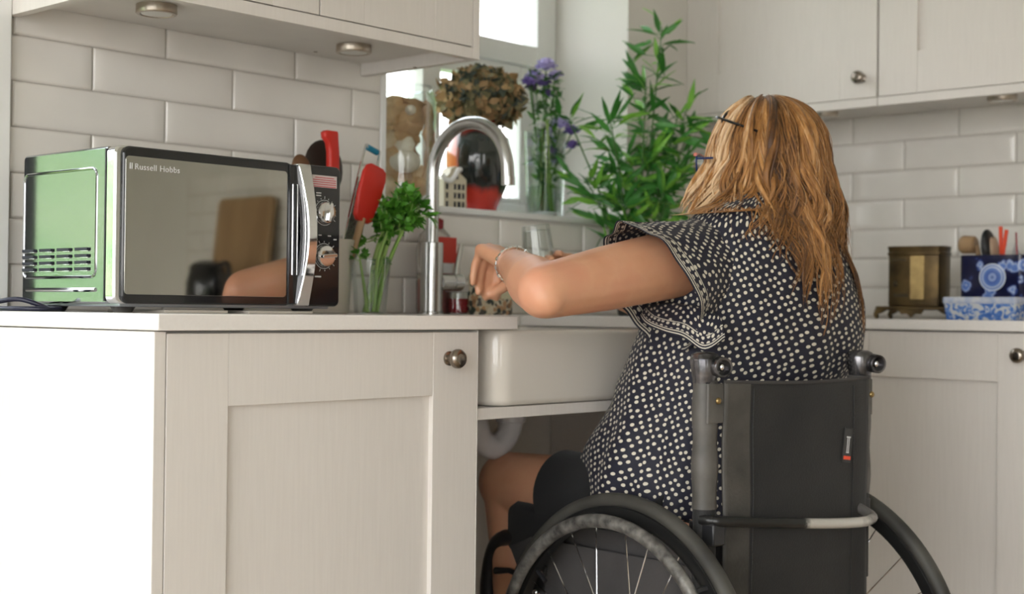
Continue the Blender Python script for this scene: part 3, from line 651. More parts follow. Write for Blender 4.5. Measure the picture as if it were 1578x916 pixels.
for n_, (p, r, lb) in enumerate([([(-.006, .02, .05), (-.010, .012, .13), (-.006, .002, .19), (.0, .0, .236)], .046, 'thick brown driftwood piece filling the jar behind the shells'), ([(.036, -.036, .04), (.044, -.040, .12), (.036, -.034, .235)], .012, 'narrow driftwood stick along the right inside of the jar'), ([(-.050, -.004, .165), (-.046, -.010, .20), (-.034, -.014, .240)], .020, 'rounded driftwood knot at the top left inside the jar')]):
    m = MB(); P = smooth_path([Vector(q)+Vector((jx, jy, SZ)) for q in p], 8)
    tube(m, P, [r*(1+.3*noise.noise(Vector((i*.5, n_*9, 0))))*(1 if 0 < i < len(P)-1 else .6) for i in range(len(P))], 22)
    m.v = [tuple(Vector(v)+Vector((noise.noise(Vector(v)*70), noise.noise(Vector(v)*70+Vector((9, 0, 0))), .6*noise.noise(Vector(v)*70+Vector((0, 7, 0)))))*.009) for v in m.v]
    tag(obj('driftwood', m, BARK, None), lb, 'driftwood')
# ceramic house
hx, hy = 1.258, .70
t = thing('ceramic_house', 'cream ceramic gabled house with dark windows beside the red vase', 'ornament', (hx, hy, SZ), rotz=-.25)
HB = pm('cream_ceramic', (.62, .56, .42), .35, scale=9)
m = MB(); prism(m, [(-.030, 0), (.030, 0), (.030, .070), (.014, .083), (.0125, .094), (-.0005, .100), (-.012, .094), (-.014, .083), (-.030, .070)], -.02, .02, axis='y'); obj('walls', m, HB, t, bev=.001)
k = MB()
for z in (.006, .026, .046):
    for x in (-.022, -.001, .010, .021): box(k, x-.0028-.001*(x == .01), x+.0028+.001*(x == .01), -.0206, -.0195, z, z+.013)
box(k, .001, .007, -.0206, -.0195, .070, .082); obj('window_openings', k, DARKH, t, smooth=False)
m = MB(); tube(m, smooth_path([(-.036, -.024, .078), (-.030, -.027, .068), (-.016, -.028, .066), (-.006, -.028, .076), (.002, -.028, .090), (.010, -.026, .092)], 5), .0055, 12); obj('white_handle', m, WHITE, t)
# red and black vase
vx, vy = 1.362, .712
LAVA, n, b = mat('red_black_lava_glaze'); b.inputs['Roughness'].default_value = .12; b.inputs['Coat Weight'].default_value = .6
tcn = n.nodes.new('ShaderNodeTexCoord'); sp = n.nodes.new('ShaderNodeSeparateXYZ'); n.links.new(tcn.outputs['Object'], sp.inputs[0])
ns = n.nodes.new('ShaderNodeTexNoise'); ns.inputs['Scale'].default_value = 22; mpn = n.nodes.new('ShaderNodeMapping'); mpn.inputs['Scale'].default_value = (1, 1, .35)
n.links.new(tcn.outputs['Object'], mpn.inputs[0]); n.links.new(mpn.outputs[0], ns.inputs[0])
ma = n.nodes.new('ShaderNodeMath'); ma.operation = 'MULTIPLY_ADD'; ma.inputs[1].default_value = .06; n.links.new(ns.outputs[0], ma.inputs[0]); n.links.new(sp.outputs['Z'], ma.inputs[2])
zr = ramp(n, [(0, (.40, .02, .02)), (.070, (.50, .025, .012)), (.088, (.012, .014, .014)), (.205, (.02, .028, .026)), (.222, (.30, .02, .01))], ma.outputs[0])
mb_ = n.nodes.new('ShaderNodeMath'); mb_.operation = 'MULTIPLY_ADD'; mb_.inputs[1].default_value = .05; n.links.new(ns.outputs[0], mb_.inputs[0])
xr_ = n.nodes.new('ShaderNodeMath'); xr_.operation = 'ADD'; n.links.new(sp.outputs['X'], xr_.inputs[0]); ym = n.nodes.new('ShaderNodeMath'); ym.operation = 'MULTIPLY'; ym.inputs[1].default_value = -.6; n.links.new(sp.outputs['Y'], ym.inputs[0]); n.links.new(ym.outputs[0], xr_.inputs[1]); n.links.new(xr_.outputs[0], mb_.inputs[2])
# mask for the orange flank on the window side
gt = n.nodes.new('ShaderNodeMapRange'); gt.inputs['From Min'].default_value = -.052; gt.inputs['From Max'].default_value = -.040; gt.clamp = True; n.links.new(mb_.outputs[0], gt.inputs[0])
mx = n.nodes.new('ShaderNodeMix'); mx.data_type = 'RGBA'; mx.inputs[6].default_value = (.62, .10, .02, 1); n.links.new(gt.outputs[0], mx.inputs[0]); n.links.new(zr, mx.inputs[7]); n.links.new(mx.outputs[2], b.inputs['Base Color'])
m = MB(); shell(m, [(.030, 0), (.042, .002), (.049, .02), (.066, .062), (.077, .11), (.0775, .14), (.069, .175), (.050, .199), (.040, .209), (.039, .217), (.047, .224)], .005, 52)
tag(obj('lava_glaze_vase', m, LAVA, None, loc=(vx, vy, SZ)), 'round red and black glazed vase on the window sill behind the tap', 'vase')
t = thing('dried_hydrangea', 'large brown dried hydrangea head in the red and black vase', 'dried flower', (vx+.008, vy, SZ+.188))
m = MB(); tube(m, [(0, 0, -.12), (0, 0, .06)], .004, 8); obj('stem', m, DWOOD, t)
HY = [pm('dried_tan_petal', (.50, .34, .17), .8, col2=(.34, .21, .10), scale=30), pm('dried_olive_petal', (.20, .18, .09), .8, col2=(.28, .24, .13), scale=30), pm('dried_slate_petal', (.08, .10, .08), .8, scale=30)]
m = MB(); rr = random.Random(11)
ell(m, (0, 0, .082), (.085, .075, .05), 1)
for k in range(900):
    a = rr.uniform(0, 2*PI); sz = rr.uniform(-.85, 1); cz = math.sqrt(1-sz*sz); q = rr.uniform(.88, 1.05)
    c = Vector((.098*cz*math.cos(a)*q, .088*cz*math.sin(a)*q, .080+.062*sz*q)); nn = Vector((cz*math.cos(a), cz*math.sin(a), sz))
    d = (nn*.4+Vector((rr.uniform(-1, 1), rr.uniform(-1, 1), rr.uniform(-1, 1)))).normalized()
    leafblade(m, c, d, nn, rr.uniform(.018, .030), rr.uniform(.016, .026), rr.choices([0, 1, 2], [.42, .38, .2])[0], notch=False)
obj('petals', m, HY, t)
# tall flower vase
fx, fy = 1.556, .675
t = thing('flower_vase', 'tall clear square glass vase with purple flowers on the sill', 'vase', (fx, fy, SZ))
m = MB(); 
def sq(w_, z, r=.008): return [(p[0], p[1], z) for p in rrect(0, 0, w_, w_, r, 3)]
loft(m, [sq(.066, 0), sq(.068, .003), sq(.078, .208), sq(.074, .208, .006), sq(.063, .012, .006)]); obj('body', m, VGL, t, ang=50)
m = MB(); loft(m, [sq(.0615, .0125, .006), sq(.0655, .075, .006)]); obj('water', m, thin_glass('water_volume', (.90, .97, .93), .05, .4), t, smooth=False)
fl = [(-.042, .262, .013, 2), (-.022, .286, .021, 1), (.006, .312, .021, 1), (.022, .290, .017, 1), (-.004, .276, .016, 0), (-.062, .272, .014, 0), (.012, .255, .014, 0), (-.004, .178, .019, 1), (.044, .196, .020, 1), (.062, .180, .016, 0), (.060, .150, .015, 0), (.018, .138, .013, 0), (.030, .160, .012, 1), (.030, .122, .013, 1), (-.028, .185, .014, 3), (-.014, .172, .010, 3), (-.060, .300, .008, 3)]
flab = ['dark bud at the left side of the purple bunch', 'big pale lilac bloom near the top of the bunch', 'topmost pale lilac bloom of the vase bunch', 'pale lilac bloom just right of the top one', 'deep purple bloom under the top lilac ones', 'dark purple bloom at the far upper left of the bunch', 'maroon purple bud hanging below the top cluster', 'open lilac anemone facing the viewer at mid height', 'pale bloom at the right edge of the bunch', 'dark purple bloom at the right edge, under a pale one', 'lower dark purple bloom on the right of the bunch', 'small dark purple bud low in the middle of the bunch', 'small faded lilac bud beside the anemone', 'lowest faded lilac bud of the bunch', 'white bloom at the left of the anemone', 'small white bud beside the anemone', 'tiny white bloom above the hydrangea']
rr = random.Random(5)
for i, (a, z, r, cI) in enumerate(fl):
    z *= 1.2; a *= 1.15; r *= 1.45
    # a runs across the view, so the bunch is spread along the sill and slightly in depth
    px_, py_ = a*.78+.006, -a*.30+rr.uniform(-.015, .015)
    t = thing('cut_flower', flab[i], 'flower', (fx, fy, SZ+.014), group='purple and white flowers in the square vase')
    m = MB(); tube(m, smooth_path([(rr.uniform(-.018, .018), rr.uniform(-.018, .018), 0), (px_*.35, py_*.3, .10), (px_, py_, z-r*.4-.014)], 5), .0016, 7); obj('stem', m, STEMM, t)
    m = MB(); c = Vector((px_, py_, z-.014)); op = Vector((-.6, -.7, .25)) if i == 7 else Vector((rr.uniform(-.6, .3), rr.uniform(-.8, .2), 1)); op.normalize(); x_, y_ = frame_of(op)
    for lay, (nn_, tl) in enumerate(((7, .15), (6, .7), (5, 1.2))):
        for k in range(nn_):
            an = 2*PI*(k+lay*.5)/nn_; rd = x_*math.cos(an)+y_*math.sin(an)
            if i == 7: tl *= .5
            leafblade(m, c-op*r*.2, rd*math.cos(tl)+op*math.sin(tl), op, r*(.95-.1*lay), r*1.25, 0, notch=False)
    if i != 7: ell(m, c, (r*.5, r*.5, r*.5), 0, 12, 8)
    obj('bloom', m, [PURP, LILAC, pm('dark_maroon_petal', (.06, .03, .10), .6, scale=30), WHITEP][cI], t)
    if i == 7: m = MB(); ell(m, c+op*.004, (.005, .005, .005)); obj('eye', m, DARKH, t)
m = MB(); t = thing('flower_greenery', 'leafy green stems among the purple flowers in the square vase', 'foliage', (fx, fy, SZ+.014))
for k in range(230):
    z = rr.uniform(.05, .34); w_ = .018+.15*max(0, z-.12); a = rr.uniform(-1, 1)*w_; c = (a*.8, -a*.3+rr.uniform(-.02, .02), z)
    leafblade(m, c, (rr.uniform(-1, 1), rr.uniform(-1, 1), rr.uniform(-.3, 1)), (rr.uniform(-1, 1), rr.uniform(-1, 1), .6), rr.uniform(.015, .034), rr.uniform(.006, .013), rr.choice([0, 0, 1]), notch=False)
obj('leaves', m, [pm('dark_flower_leaf', (.03, .10, .025), .5, col2=(.06, .18, .04), scale=20), CELL], t)
for k in range(7): m = MB(); tube(m, [(rr.uniform(-.02, .02), rr.uniform(-.02, .02), 0), (rr.uniform(-.02, .02), rr.uniform(-.02, .02), .22)], .0022, 7); obj('stem', m, CELS, t)

# ------------------------------------------------------------------ bamboo in the corner
bx, by = 1.70, .50
t = thing('potted_bamboo', 'tall leafy green bamboo plant in the worktop corner by the window', 'plant', (bx, by, ZT))
m = MB(); shell(m, [(.042, 0), (.046, .003), (.058, .11), (.06, .115)], .004, 32); obj('pot', m, POT, t)
m = MB(); lathe(m, [(.052, .092), (.053, .100), (.01, .104)], 24); obj('soil', m, BARK, t)
# (image x offset in metres across the view, height of the tip above worktop, lean)
Xv = Vector((.669, -.742, 0)); Yv = Vector((.742, .669, 0))
def B(a, z, d=0): v = Xv*a+Yv*d; return Vector((v.x, v.y, z))
rr = random.Random(21)
canes_ = [(.055, .735, .02), (.012, .60, -.04), (.095, .52, .0), (-.075, .50, -.05), (-.03, .43, .04), (-.135, .35, -.05), (.10, .40, -.05), (.035, .48, .05), (-.05, .30, -.07), (.06, .33, -.06), (-.17, .50, .0), (.13, .50, .02)]
lf = MB()
for ci, (a, z, d) in enumerate(canes_):
    P = smooth_path([B(a*.15, .09, d*.2), B(a*.45, .09+(z-.09)*.4, d*.6), B(a*.85, .09+(z-.09)*.8, d), B(a, z-.03, d)], 6)
    m = MB(); tube(m, P, [.0030*(1-.6*i/len(P)) for i in range(len(P))], 8); obj('cane', m, STEMM, t)
    nn_ = 30
    for k in range(nn_):
        s = .30+.70*k/(nn_-1); p = P[min(len(P)-1, int(s*(len(P)-1)))]
        if ci in (10,) and s < .8: continue
        az = rr.uniform(0, 2*PI); outd = Xv*math.cos(az)+Yv*math.sin(az)*.8; rise = rr.uniform(-.25, 1.0) if s < .9 else rr.uniform(.3, 1.6)
        base = Vector(p)+outd*rr.uniform(.0, .035)+Vector((0, 0, rr.uniform(-.01, .02)))
        if (base-p).length > .012: tube(lf, [p, base], .0009, 5, 0)
        for j in range(2 if s < .85 else 1):
            dd = (outd+Vector((0, 0, rise))+Vector((rr.uniform(-.5, .5), rr.uniform(-.5, .5), rr.uniform(-.4, .4)))).normalized()
            leafblade(lf, base, dd, Vector((rr.uniform(-.6, .6), rr.uniform(-.6, .6), 1)) if rr.random() < .6 else -Yv, rr.uniform(.052, .085), rr.uniform(.010, .016), rr.choices([0, 1], [.68, .32])[0], notch=False)
obj('leaves', lf, [LEAF, LEAF2], t)

# ------------------------------------------------------------------ right worktop
t = thing('brass_caddy', 'aged brass caddy on a footed stand on the right worktop', 'caddy', (2.11, -.028, ZT), rotz=-PI/2+.12)
m = MB(); oc = rrect(0, 0, .142, .10, .030, 2)
def OC(s, z): return [(x*s, y*s, z) for x, y in oc]
loft(m, [OC(.94, .030), OC(.96, .036), OC(.955, .150), OC(1.0, .153), OC(1.0, .157), OC(.965, .159), OC(.98, .166), OC(1.0, .172), OC(.93, .172), OC(.9, .08)], 0); obj('body', m, BRASS, t, ang=30)
m = MB(); prism(m, rrect(.012, .098, .034, .104, .003, 2), -.0495, -.0465, axis='y'); obj('bright_panel', m, BRASSL, t, bev=.001)
m = MB(); box(m, -.044, -.010, -.0500, -.0475, .052, .060); box(m, -.050, -.016, -.0500, -.0475, .138, .142); ell(m, (-.040, -.0465, .083), (.006, .004, .008)); obj('relief', m, pm('dark_brass', (.06, .045, .025), .4, .8, scale=20), t)
m = MB(); prism(m, [(x, y) for x, y in rrect(0, 0, .178, .115, .012, 3)], .0215, .030); ba = obj('stand', m, BRASS, t, bev=.002)
for sx in (-1, 1):
    for sy in (-1, 1):
        m = MB(); prism(m, [(sx*.060, .0225), (sx*.089, .0225), (sx*.093, .010), (sx*.089, 0), (sx*.083, 0), (sx*.084, .011), (sx*.074, .014)][::sx], sy*.040, sy*.052, axis='y'); obj('bracket_foot', m, DARKH if 0 else BRASS, ba, bev=.001)
m = MB(); prism(m, [(-.032, .0225), (.032, .0225), (.024, .011), (.010, .012), (0, .003), (-.010, .012), (-.024, .011)], -.056, -.050, axis='y'); obj('scroll_drop', m, BRASS, ba, bev=.001)
# blue and white pot with tools
BW, n, b = mat('blue_white_transferware'); b.inputs['Roughness'].default_value = .15
tcn = n.nodes.new('ShaderNodeTexCoord'); v = n.nodes.new('ShaderNodeTexVoronoi'); v.inputs['Scale'].default_value = 34; n.links.new(tcn.outputs['Object'], v.inputs['Vector'])
ns = ntex(n, 90, detail=2); ad = n.nodes.new('ShaderNodeMath'); ad.operation = 'MULTIPLY_ADD'; ad.inputs[1].default_value = .35; n.links.new(ns, ad.inputs[0]); n.links.new(v.outputs['Distance'], ad.inputs[2])
n.links.new(ramp(n, [(.0, (.55, .62, .75)), (.30, (.45, .54, .74)), (.36, (.10, .18, .50)), (.50, (.14, .24, .58)), (.57, (.45, .54, .74)), (.62, (.05, .09, .32)), (.70, (.010, .012, .05)), (1, (.008, .01, .04))], ad.outputs[0]), b.inputs['Base Color'])
t = thing('transferware_pot', 'square dark blue floral pot of pens and tools on the right worktop', 'pot', (2.10, -.243, ZT), rotz=-PI/2-.02)
m = MB(); loft(m, [sq(.144, 0, .01), sq(.150, .004, .012), sq(.150, .146, .012), sq(.142, .147, .010), sq(.138, .01, .01)]); obj('body', m, BW, t, ang=50)
m = MB(); 
for r, c_ in ((.031, 0),): lathe(m, [(r*(1), 0), (r, .0012), (.028, .0016), (.001, .0016)], 40, 0, Matrix.Translation((0.005, -.0752, .096)) @ Matrix.Rotation(PI/2, 4, 'X'))
MED, n, b = mat('blue_medallion'); b.inputs['Roughness'].default_value = .15
tcn = n.nodes.new('ShaderNodeTexCoord'); mp = n.nodes.new('ShaderNodeMapping'); mp.inputs['Location'].default_value = (-.005, 0, -.096); n.links.new(tcn.outputs['Object'], mp.inputs[0])
ln = n.nodes.new('ShaderNodeVectorMath'); ln.operation = 'MULTIPLY'; ln.inputs[1].default_value = (1, 0, 1); n.links.new(mp.outputs[0], ln.inputs[0]); l2 = n.nodes.new('ShaderNodeVectorMath'); l2.operation = 'LENGTH'; n.links.new(ln.outputs[0], l2.inputs[0])
sc_ = n.nodes.new('ShaderNodeMath'); sc_.operation = 'MULTIPLY'; sc_.inputs[1].default_value = 31; n.links.new(l2.outputs['Value'], sc_.inputs[0])
n.links.new(ramp(n, [(0, (.05, .10, .35)), (.22, (.35, .45, .70)), (.34, (.07, .13, .42)), (.62, (.12, .22, .55)), (.70, (.55, .62, .75)), (.78, (.10, .18, .48)), (.93, (.60, .66, .78))], sc_.outputs[0]), b.inputs['Base Color'])
obj('medallion', m, MED, t)
# low blue and white dish in front
DW, n, b = mat('blue_on_white_print'); b.inputs['Roughness'].default_value = .15
f1 = ntex(n, 60, detail=3, dist=1.2); n.links.new(ramp(n, [(.44, (.58, .60, .62)), (.5, (.12, .25, .60)), (.62, (.05, .14, .45))], f1), b.inputs['Base Color'])
t = thing('blue_white_dish', 'low rectangular white dish with blue pattern in front of the blue pot', 'dish', (1.985, -.250, ZT), rotz=-PI/2)
def rc(w_, d_, z, r=.006): return [(p[0], p[1], z) for p in rrect(0, 0, w_, d_, r, 3)]
m = MB(); loft(m, [rc(.156, .066, 0), rc(.160, .070, .003), rc(.166, .076, .036)]); obj('body', m, DW, t, ang=50)
m = MB(); loft(m, [rc(.168, .078, .0361), rc(.170, .080, .0385), rc(.170, .080, .049), rc(.166, .076, .051), rc(.154, .066, .051), rc(.150, .062, .038)]); obj('rim', m, pm('white_rim_with_blue', (.62, .63, .66), .15, col2=(.35, .42, .62), scale=50), t, ang=50)
px0, py0 = 2.10, -.243
def tool(name, label, cat, dy, tipy, tipz, dx=0, tdx=0):
    t = thing(name, label, cat); a = Vector((px0+dx, py0+dy, ZT+.012)); e = Vector((px0+tdx, py0+tipy, ZT+tipz)); t.matrix_world = aim(a, e-a) ; return t, (e-a).length
t, L_ = tool('wooden_mallet', 'round-headed wooden tool lying out of the blue pot at its left', 'mallet', .03, .060, .172, 0, -.02)
m = MB(); tube(m, [(0, 0, 0), (0, 0, L_)], .006, 10); obj('handle', m, WOOD, t)
m = MB(); lathe(m, [(.016, 0), (.020, .004), (.021, .030), (.017, .036)], 24, 0, rotT((0, 0, L_), 0, 0, 0) @ (t.matrix_world.to_3x3().inverted().to_4x4() @ aim((0, 0, 0), (-.05, 1, .05)))); obj('head', m, WOOD, t)
t, L_ = tool('pastry_brush', 'wide black oval tool with a tan centre in the blue pot', 'brush', .01, .030, .200, -.02, -.03)
m = MB(); ell(m, (0, 0, L_-.035), (.030, .014, .042)); obj('head', m, BLKPL, t)
m = MB(); ell(m, (-.005, -.004, L_-.038), (.016, .0145, .030)); ell(m, (.010, -.010, L_-.038), (.012, .008, .028)); obj('tan_centre', m, pm('tan_bristle', (.50, .38, .27), .6, scale=30), t)
m = MB(); tube(m, [(0, 0, 0), (0, 0, L_-.06)], .006, 10); obj('handle', m, BLKPL, t)
for i, (dy, ty_, tz, dx, lb) in enumerate(((-.008, -.002, .212, -.03, 'upright orange-red stick, the taller one, in the blue pot'), (.010, -.018, .204, -.035, 'orange-red stick leaning right across its taller twin in the blue pot'), (-.030, -.105, .192, -.04, 'orange-red stick leaning steeply right in the blue pot'))):
    t, L_ = tool('plastic_stick', lb, 'stick', dy, ty_, tz, dx, dx)
    m = MB(); box(m, -.004, .004, -.0035, .0035, 0, L_); obj('shaft', m, ORANGE, t, bev=.001)
t, L_ = tool('crochet_hook', 'thin dark red stick in the blue pot right of the orange ones', 'stick', -.045, -.038, .198, -.03, -.03)
m = MB(); tube(m, [(0, 0, 0), (0, 0, L_)], [.003, .0022], 8); obj('shaft', m, MAROON, t)
t, L_ = tool('paper_clip_card', 'pale grey pointed tag between the red sticks in the blue pot', 'tag', -.025, -.025, .18, .0, .0)
m = MB(); prism(m, [(-.017, 0), (.017, 0), (.013, .13), (0, L_), (-.013, .13)], -.002, .002, axis='y', T=Matrix.Rotation(-PI/2, 4, 'Z')); obj('card', m, pm('pale_grey_card', (.55, .54, .54), .5, scale=9), t)
t, L_ = tool('scissors', 'black-handled scissors at the right of the blue pot', 'scissors', -.05, -.092, .205, -.005, -.005)
m = MB()
for sx in (-1, 1):
    P = [Vector((0, sx*.010+.013*math.cos(a), L_-.028+.028*math.sin(a))) for a in [2*PI*k/20 for k in range(20)]]; tube(m, P, .0042, 8, closed=True)
obj('finger_loop', m, pm('blue_black_plastic', (.012, .022, .04), .3, scale=9), t)
m = MB(); box(m, -.0015, .0015, -.008, .008, .0, L_-.05); obj('blade', m, STEEL, t)
t, L_ = tool('black_marker', 'thick black marker at the right edge of the blue pot', 'pen', -.055, -.118, .160, .02, .02)
m = MB(); tube(m, [(0, 0, 0), (0, 0, L_)], .009, 14); obj('barrel', m, BLKPL, t)
# reflected in the microwave door only: board and kettle further along the right worktop
t = thing('chopping_board', 'brown wooden chopping board leaning on the right wall tiles', 'chopping board', (2.30, -2.50, ZT+.002)); t.rotation_euler = (0, .12, 0)
m = MB(); prism(m, rrect(0, .22, .34, .44, .03, 5), 0, .022, axis='x'); obj('board', m, WOOD, t, bev=.003)
t = thing('kettle', 'black kettle on the right worktop before the chopping board', 'kettle', (2.12, -2.42, ZT))
m = MB(); lathe(m, [(.075, 0), (.08, .01), (.078, .1), (.06, .17), (.03, .185)], 32); obj('body', m, BLKGL, t)
m = MB(); tube(m, smooth_path([(0, .05, .16), (0, .12, .17), (0, .13, .09), (0, .075, .03)], 6), .01, 10); obj('handle', m, BLKPL, t)
m = MB(); tube(m, [(0, -.05, .10), (0, -.10, .16)], [.02, .012], 12); obj('spout', m, BLKGL, t)

# ------------------------------------------------------------------ wheelchair (local x to its right, y forward)
WO = Vector((1.019, -.216, 0)); TH = .170
chair = thing('wheelchair', 'black manual wheelchair with worn fabric back parked at the sink', 'wheelchair', WO, rotz=-TH)
WR, TRK, CAM_, RP, OFF = .307, .508, .050, .2735, .036
def wheel(side):
    n = Vector((side*math.cos(CAM_), 0, math.sin(CAM_))); upv = Vector((-side*math.sin(CAM_), 0, math.cos(CAM_)))
    T = Matrix((Vector((0, 1, 0)), upv, n)).transposed().to_4x4(); T.translation = Vector((side*TRK/2, 0, WR*math.cos(CAM_)))
    m = MB(); prof = [(.262, -.009), (.268, -.0115), (.284, -.012), (.286, -.009), (.279, -.008), (.279, .008), (.286, .009), (.284, .012), (.268, .0115), (.262, .009)]
    R = [[(r*math.cos(2*PI*k/96), r*math.sin(2*PI*k/96), z) for r, z in prof] for k in range(96)]; R.append(R[0]); loft(m, R, cap0=False, cap1=False)
    wh = obj('wheel', m, pm('black_anodised_rim', (.025, .025, .025), .3, .5, scale=20), chair); wh.matrix_local = T
    m = MB(); tr = .0125; P = [(.2945+tr*math.cos(a), tr*1.08*math.sin(a)) for a in [2*PI*k/16 for k in range(16)]]
    R = [[(r*math.cos(2*PI*k/120), r*math.sin(2*PI*k/120), z) for r, z in P] for k in range(120)]; R.append(R[0]); loft(m, R, cap0=False, cap1=False)
    obj('tyre', m, BLKRUB, wh)
    m = MB(); P = [(RP-.0115+.0115*math.cos(a), OFF+.0095*math.sin(a)) for a in [2*PI*k/14 for k in range(14)]]
    R = [[(r*math.cos(2*PI*k/120), r*math.sin(2*PI*k/120), z) for r, z in P] for k in range(120)]; R.append(R[0]); loft(m, R, cap0=False, cap1=False)
    pr_ = obj('push_rim', m, RIMM, wh)
    for k in range(6):
        a = 2*PI*k/6+.3; m = MB(); c, s_ = math.cos(a), math.sin(a); tube(m, [(c*.272, s_*.272, .008), (c*.268, s_*.268, .02), (c*.262, s_*.262, OFF-.006)], .006, 8); obj('rim_tab', m, BLKPL, pr_)
    m = MB(); lathe(m, [(.012, -.034), (.024, -.032), (.024, -.028), (.014, -.024), (.014, .024), (.024, .028), (.024, .032), (.012, .036), (.010, .046), (.004, .048)], 28); obj('hub', m, PEWTER, wh)
    for k in range(24):
        a = 2*PI*k/24; sd = .029 if k % 2 else -.029; b = a+(.55 if (k//2) % 2 else -.55)
        m = MB(); tube(m, [(.022*math.cos(b), .022*math.sin(b), sd), (.265*math.cos(a), .265*math.sin(a), 0)], .00105, 6); obj('spoke', m, CHROME, wh)
    m = MB(); a = math.radians(35); tube(m, [(.262*math.cos(a), .262*math.sin(a), 0), (.235*math.cos(a), .235*math.sin(a), 0)], .004, 8); obj('valve', m, BLKPL, wh)
wheel(-1); wheel(1)
def part(name, fn, m_, **k): m = MB(); fn(m); return obj(name, m, m_, chair, **k)
BF, CL = -.13, .19
for s in (-1, 1):
    part('back_cane', lambda m: tube(m, [(s*CL, BF+.01, .40), (s*CL, BF, .60), (s*CL, BF, .81)], .0125, 16), BLKGL)
    def rail(m): tube(m, smooth_path([(s*.175, -.14, .44), (s*.175, .05, .455), (s*.175, .30, .478), (s*.172, .375, .487), (s*.17, .43, .468), (s*.165, .462, .40), (s*.155, .475, .28), (s*.13, .50, .10)], 8), .0155, 14)
    part('side_frame', rail, BLKPL)
    part('axle_bracket', lambda m: (tube(m, [(s*.17, -.02, .45), (s*.17, -.02, .32)], .012, 10), tube(m, [(s*.10, 0, .315), (s*.238, 0, .307)], .014, 14)), BLKPL)
    # castor
    def cas(m): tube(m, [(s*.165, .34, .475), (s*.175, .34, .30), (s*.18, .34, .17)], .014, 12); box(m, s*.18-.022, s*.18+.022, .31, .37, .165, .175)
    c_ = part('castor_fork', cas, BLKPL)
    m = MB(); lathe(m, [(.03, -.014), (.058, -.014), (.0625, 0), (.058, .014), (.03, .014)], 30, 0, Matrix.Translation((s*.18, .30, .0625)) @ Matrix.Rotation(PI/2, 4, 'Y')); obj('castor_wheel', m, BLKRUB, c_)
    # brake with lever
    b_ = part('brake', lambda m: (box(m, s*.185-.010, s*.185+.012, .255, .315, .405, .435), tube(m, [(s*.19, .25, .445), (s*.19, .31, .452)], .011, 12), tube(m, [(s*.195, .23, .40), (s*.215, .225, .385)], .008, 8)), BLKPL, bev=.002)
    for q in ((.262, .441), (.292, .438), (.276, .404), (.255, .398), (.3, .412)): m = MB(); ell(m, (s*.20, q[0], q[1]), (.006, .006, .006)); obj('bolt', m, CHROME, b_)
    m = MB(); tube(m, [(s*.19, .30, .42), (s*.195, .36, .43), (s*.20, .395, .425)], [.005, .005, .007], 10); obj('brake_lever', m, BLKPL, b_)
    # push handle joint: polished bracket with an open tube end
    hx_ = s*(CL+.002); H = MB(); zz = .812
    loft(H, [[(hx_+x, BF+y, z) for x, y in rrect(0, 0, w_, d_, min(w_, d_)*.45, 4)] for z, w_, d_ in ((zz-.014, .036, .036), (zz+.002, .040, .040), (zz+.022, .047, .044), (zz+.031, .042, .040), (zz+.035, .026, .026))])
    hb = obj('handle_bracket', H, pm('worn_gunmetal', (.025, .025, .028), .2, .8, col2=(.26, .25, .26), scale=34, detail=5), chair, ang=50)
    H = MB(); dirv = Vector((-.008, -.027, -.002)); a_ = Vector((hx_+.014, BF-.014, zz+.013)); q = a_+dirv*.72; x_, y_ = frame_of(dirv)
    R = []
    for p_, r_ in ((a_-dirv*.3, .0168), (q, .0160), (q+dirv*.03, .0152), (q+dirv*.02, .0122), (a_+dirv*.3, .0118)): R.append([tuple(p_+(x_*math.cos(2*PI*k/24)+y_*math.sin(2*PI*k/24))*r_) for k in range(24)])
    loft(H, R); ht = obj('handle_socket', H, CHROME if 0 else hb.data.materials[0], chair, ang=50)
    H = MB(); ell(H, tuple(a_+dirv*.45), (.005, .005, .007)); obj('socket_pin', H, CHROME, ht)
# upholstery: leather sleeves on the canes and the hanging fabric back
for s in (-1, 1):
    def slv(m):
        R = []
        for k in range(14):
            z = .600+(.803-.600)*k/13; w_ = .0200+.0012*math.sin(z*70+s)
            R.append([(s*CL+w_*math.cos(a)*1.05, BF+w_*math.sin(a), z) for a in [2*PI*j/20 for j in range(20)]])
        loft(m, R)
    part('cane_sleeve', slv, GREYLEA)
    part('lower_cane_sleeve', lambda m: tube(m, [(s*CL, BF, .455), (s*CL, BF, .602)], .0185, 18), BLKFAB)
    # folded flap with stud
    fp = part('stud_flap', lambda m: loft(m, [[(s*CL+x-.003, BF-.0205-y_, z) for x, y_ in ((-.016, .000), (.020 if s < 0 else .010, -.001), (.020 if s < 0 else .010, .0032), (-.014, .0035))] for z in (.736, .743, .783, .798)]), GREYLEA, bev=.001)
    m = MB(); ell(m, (s*CL+.004, BF-.0245, .771), (.0055, .004, .0055)); obj('stud', m, BRASSL, fp)
nx, nz = 40, 48; V = []; F = []
XA, XB = -.172, .186
def backsurf(u, z):
    x = XA+(XB-XA)*u; sag = -.014*math.sin(PI*u)*(1 if z > .5 else .8)
    y = -.152+sag+.003*noise.noise(Vector((x*9, z*9, 2)))+.0022*math.sin(x*90+z*6)*max(0, (u-.8))*4
    return Vector((x, y, z+.004*math.sin(PI*u)*-1*(z > .78)))
for i in range(nx+1):
    for j in range(nz+1): V.append(backsurf(i/nx, .36+.443*j/nz))
mi = []
for i in range(nx):
    for j in range(nz):
        s = i*(nz+1)+j; F.append((s, s+nz+1, s+nz+2, s+1)); mi.append(1 if i < 6 and (j % 48 > 1) else 0)
m = MB(); m.add(V, F, mi); bk = obj('back_upholstery', m, [BLKFAB, WORNFAB], chair, solid=.004)
m = MB()
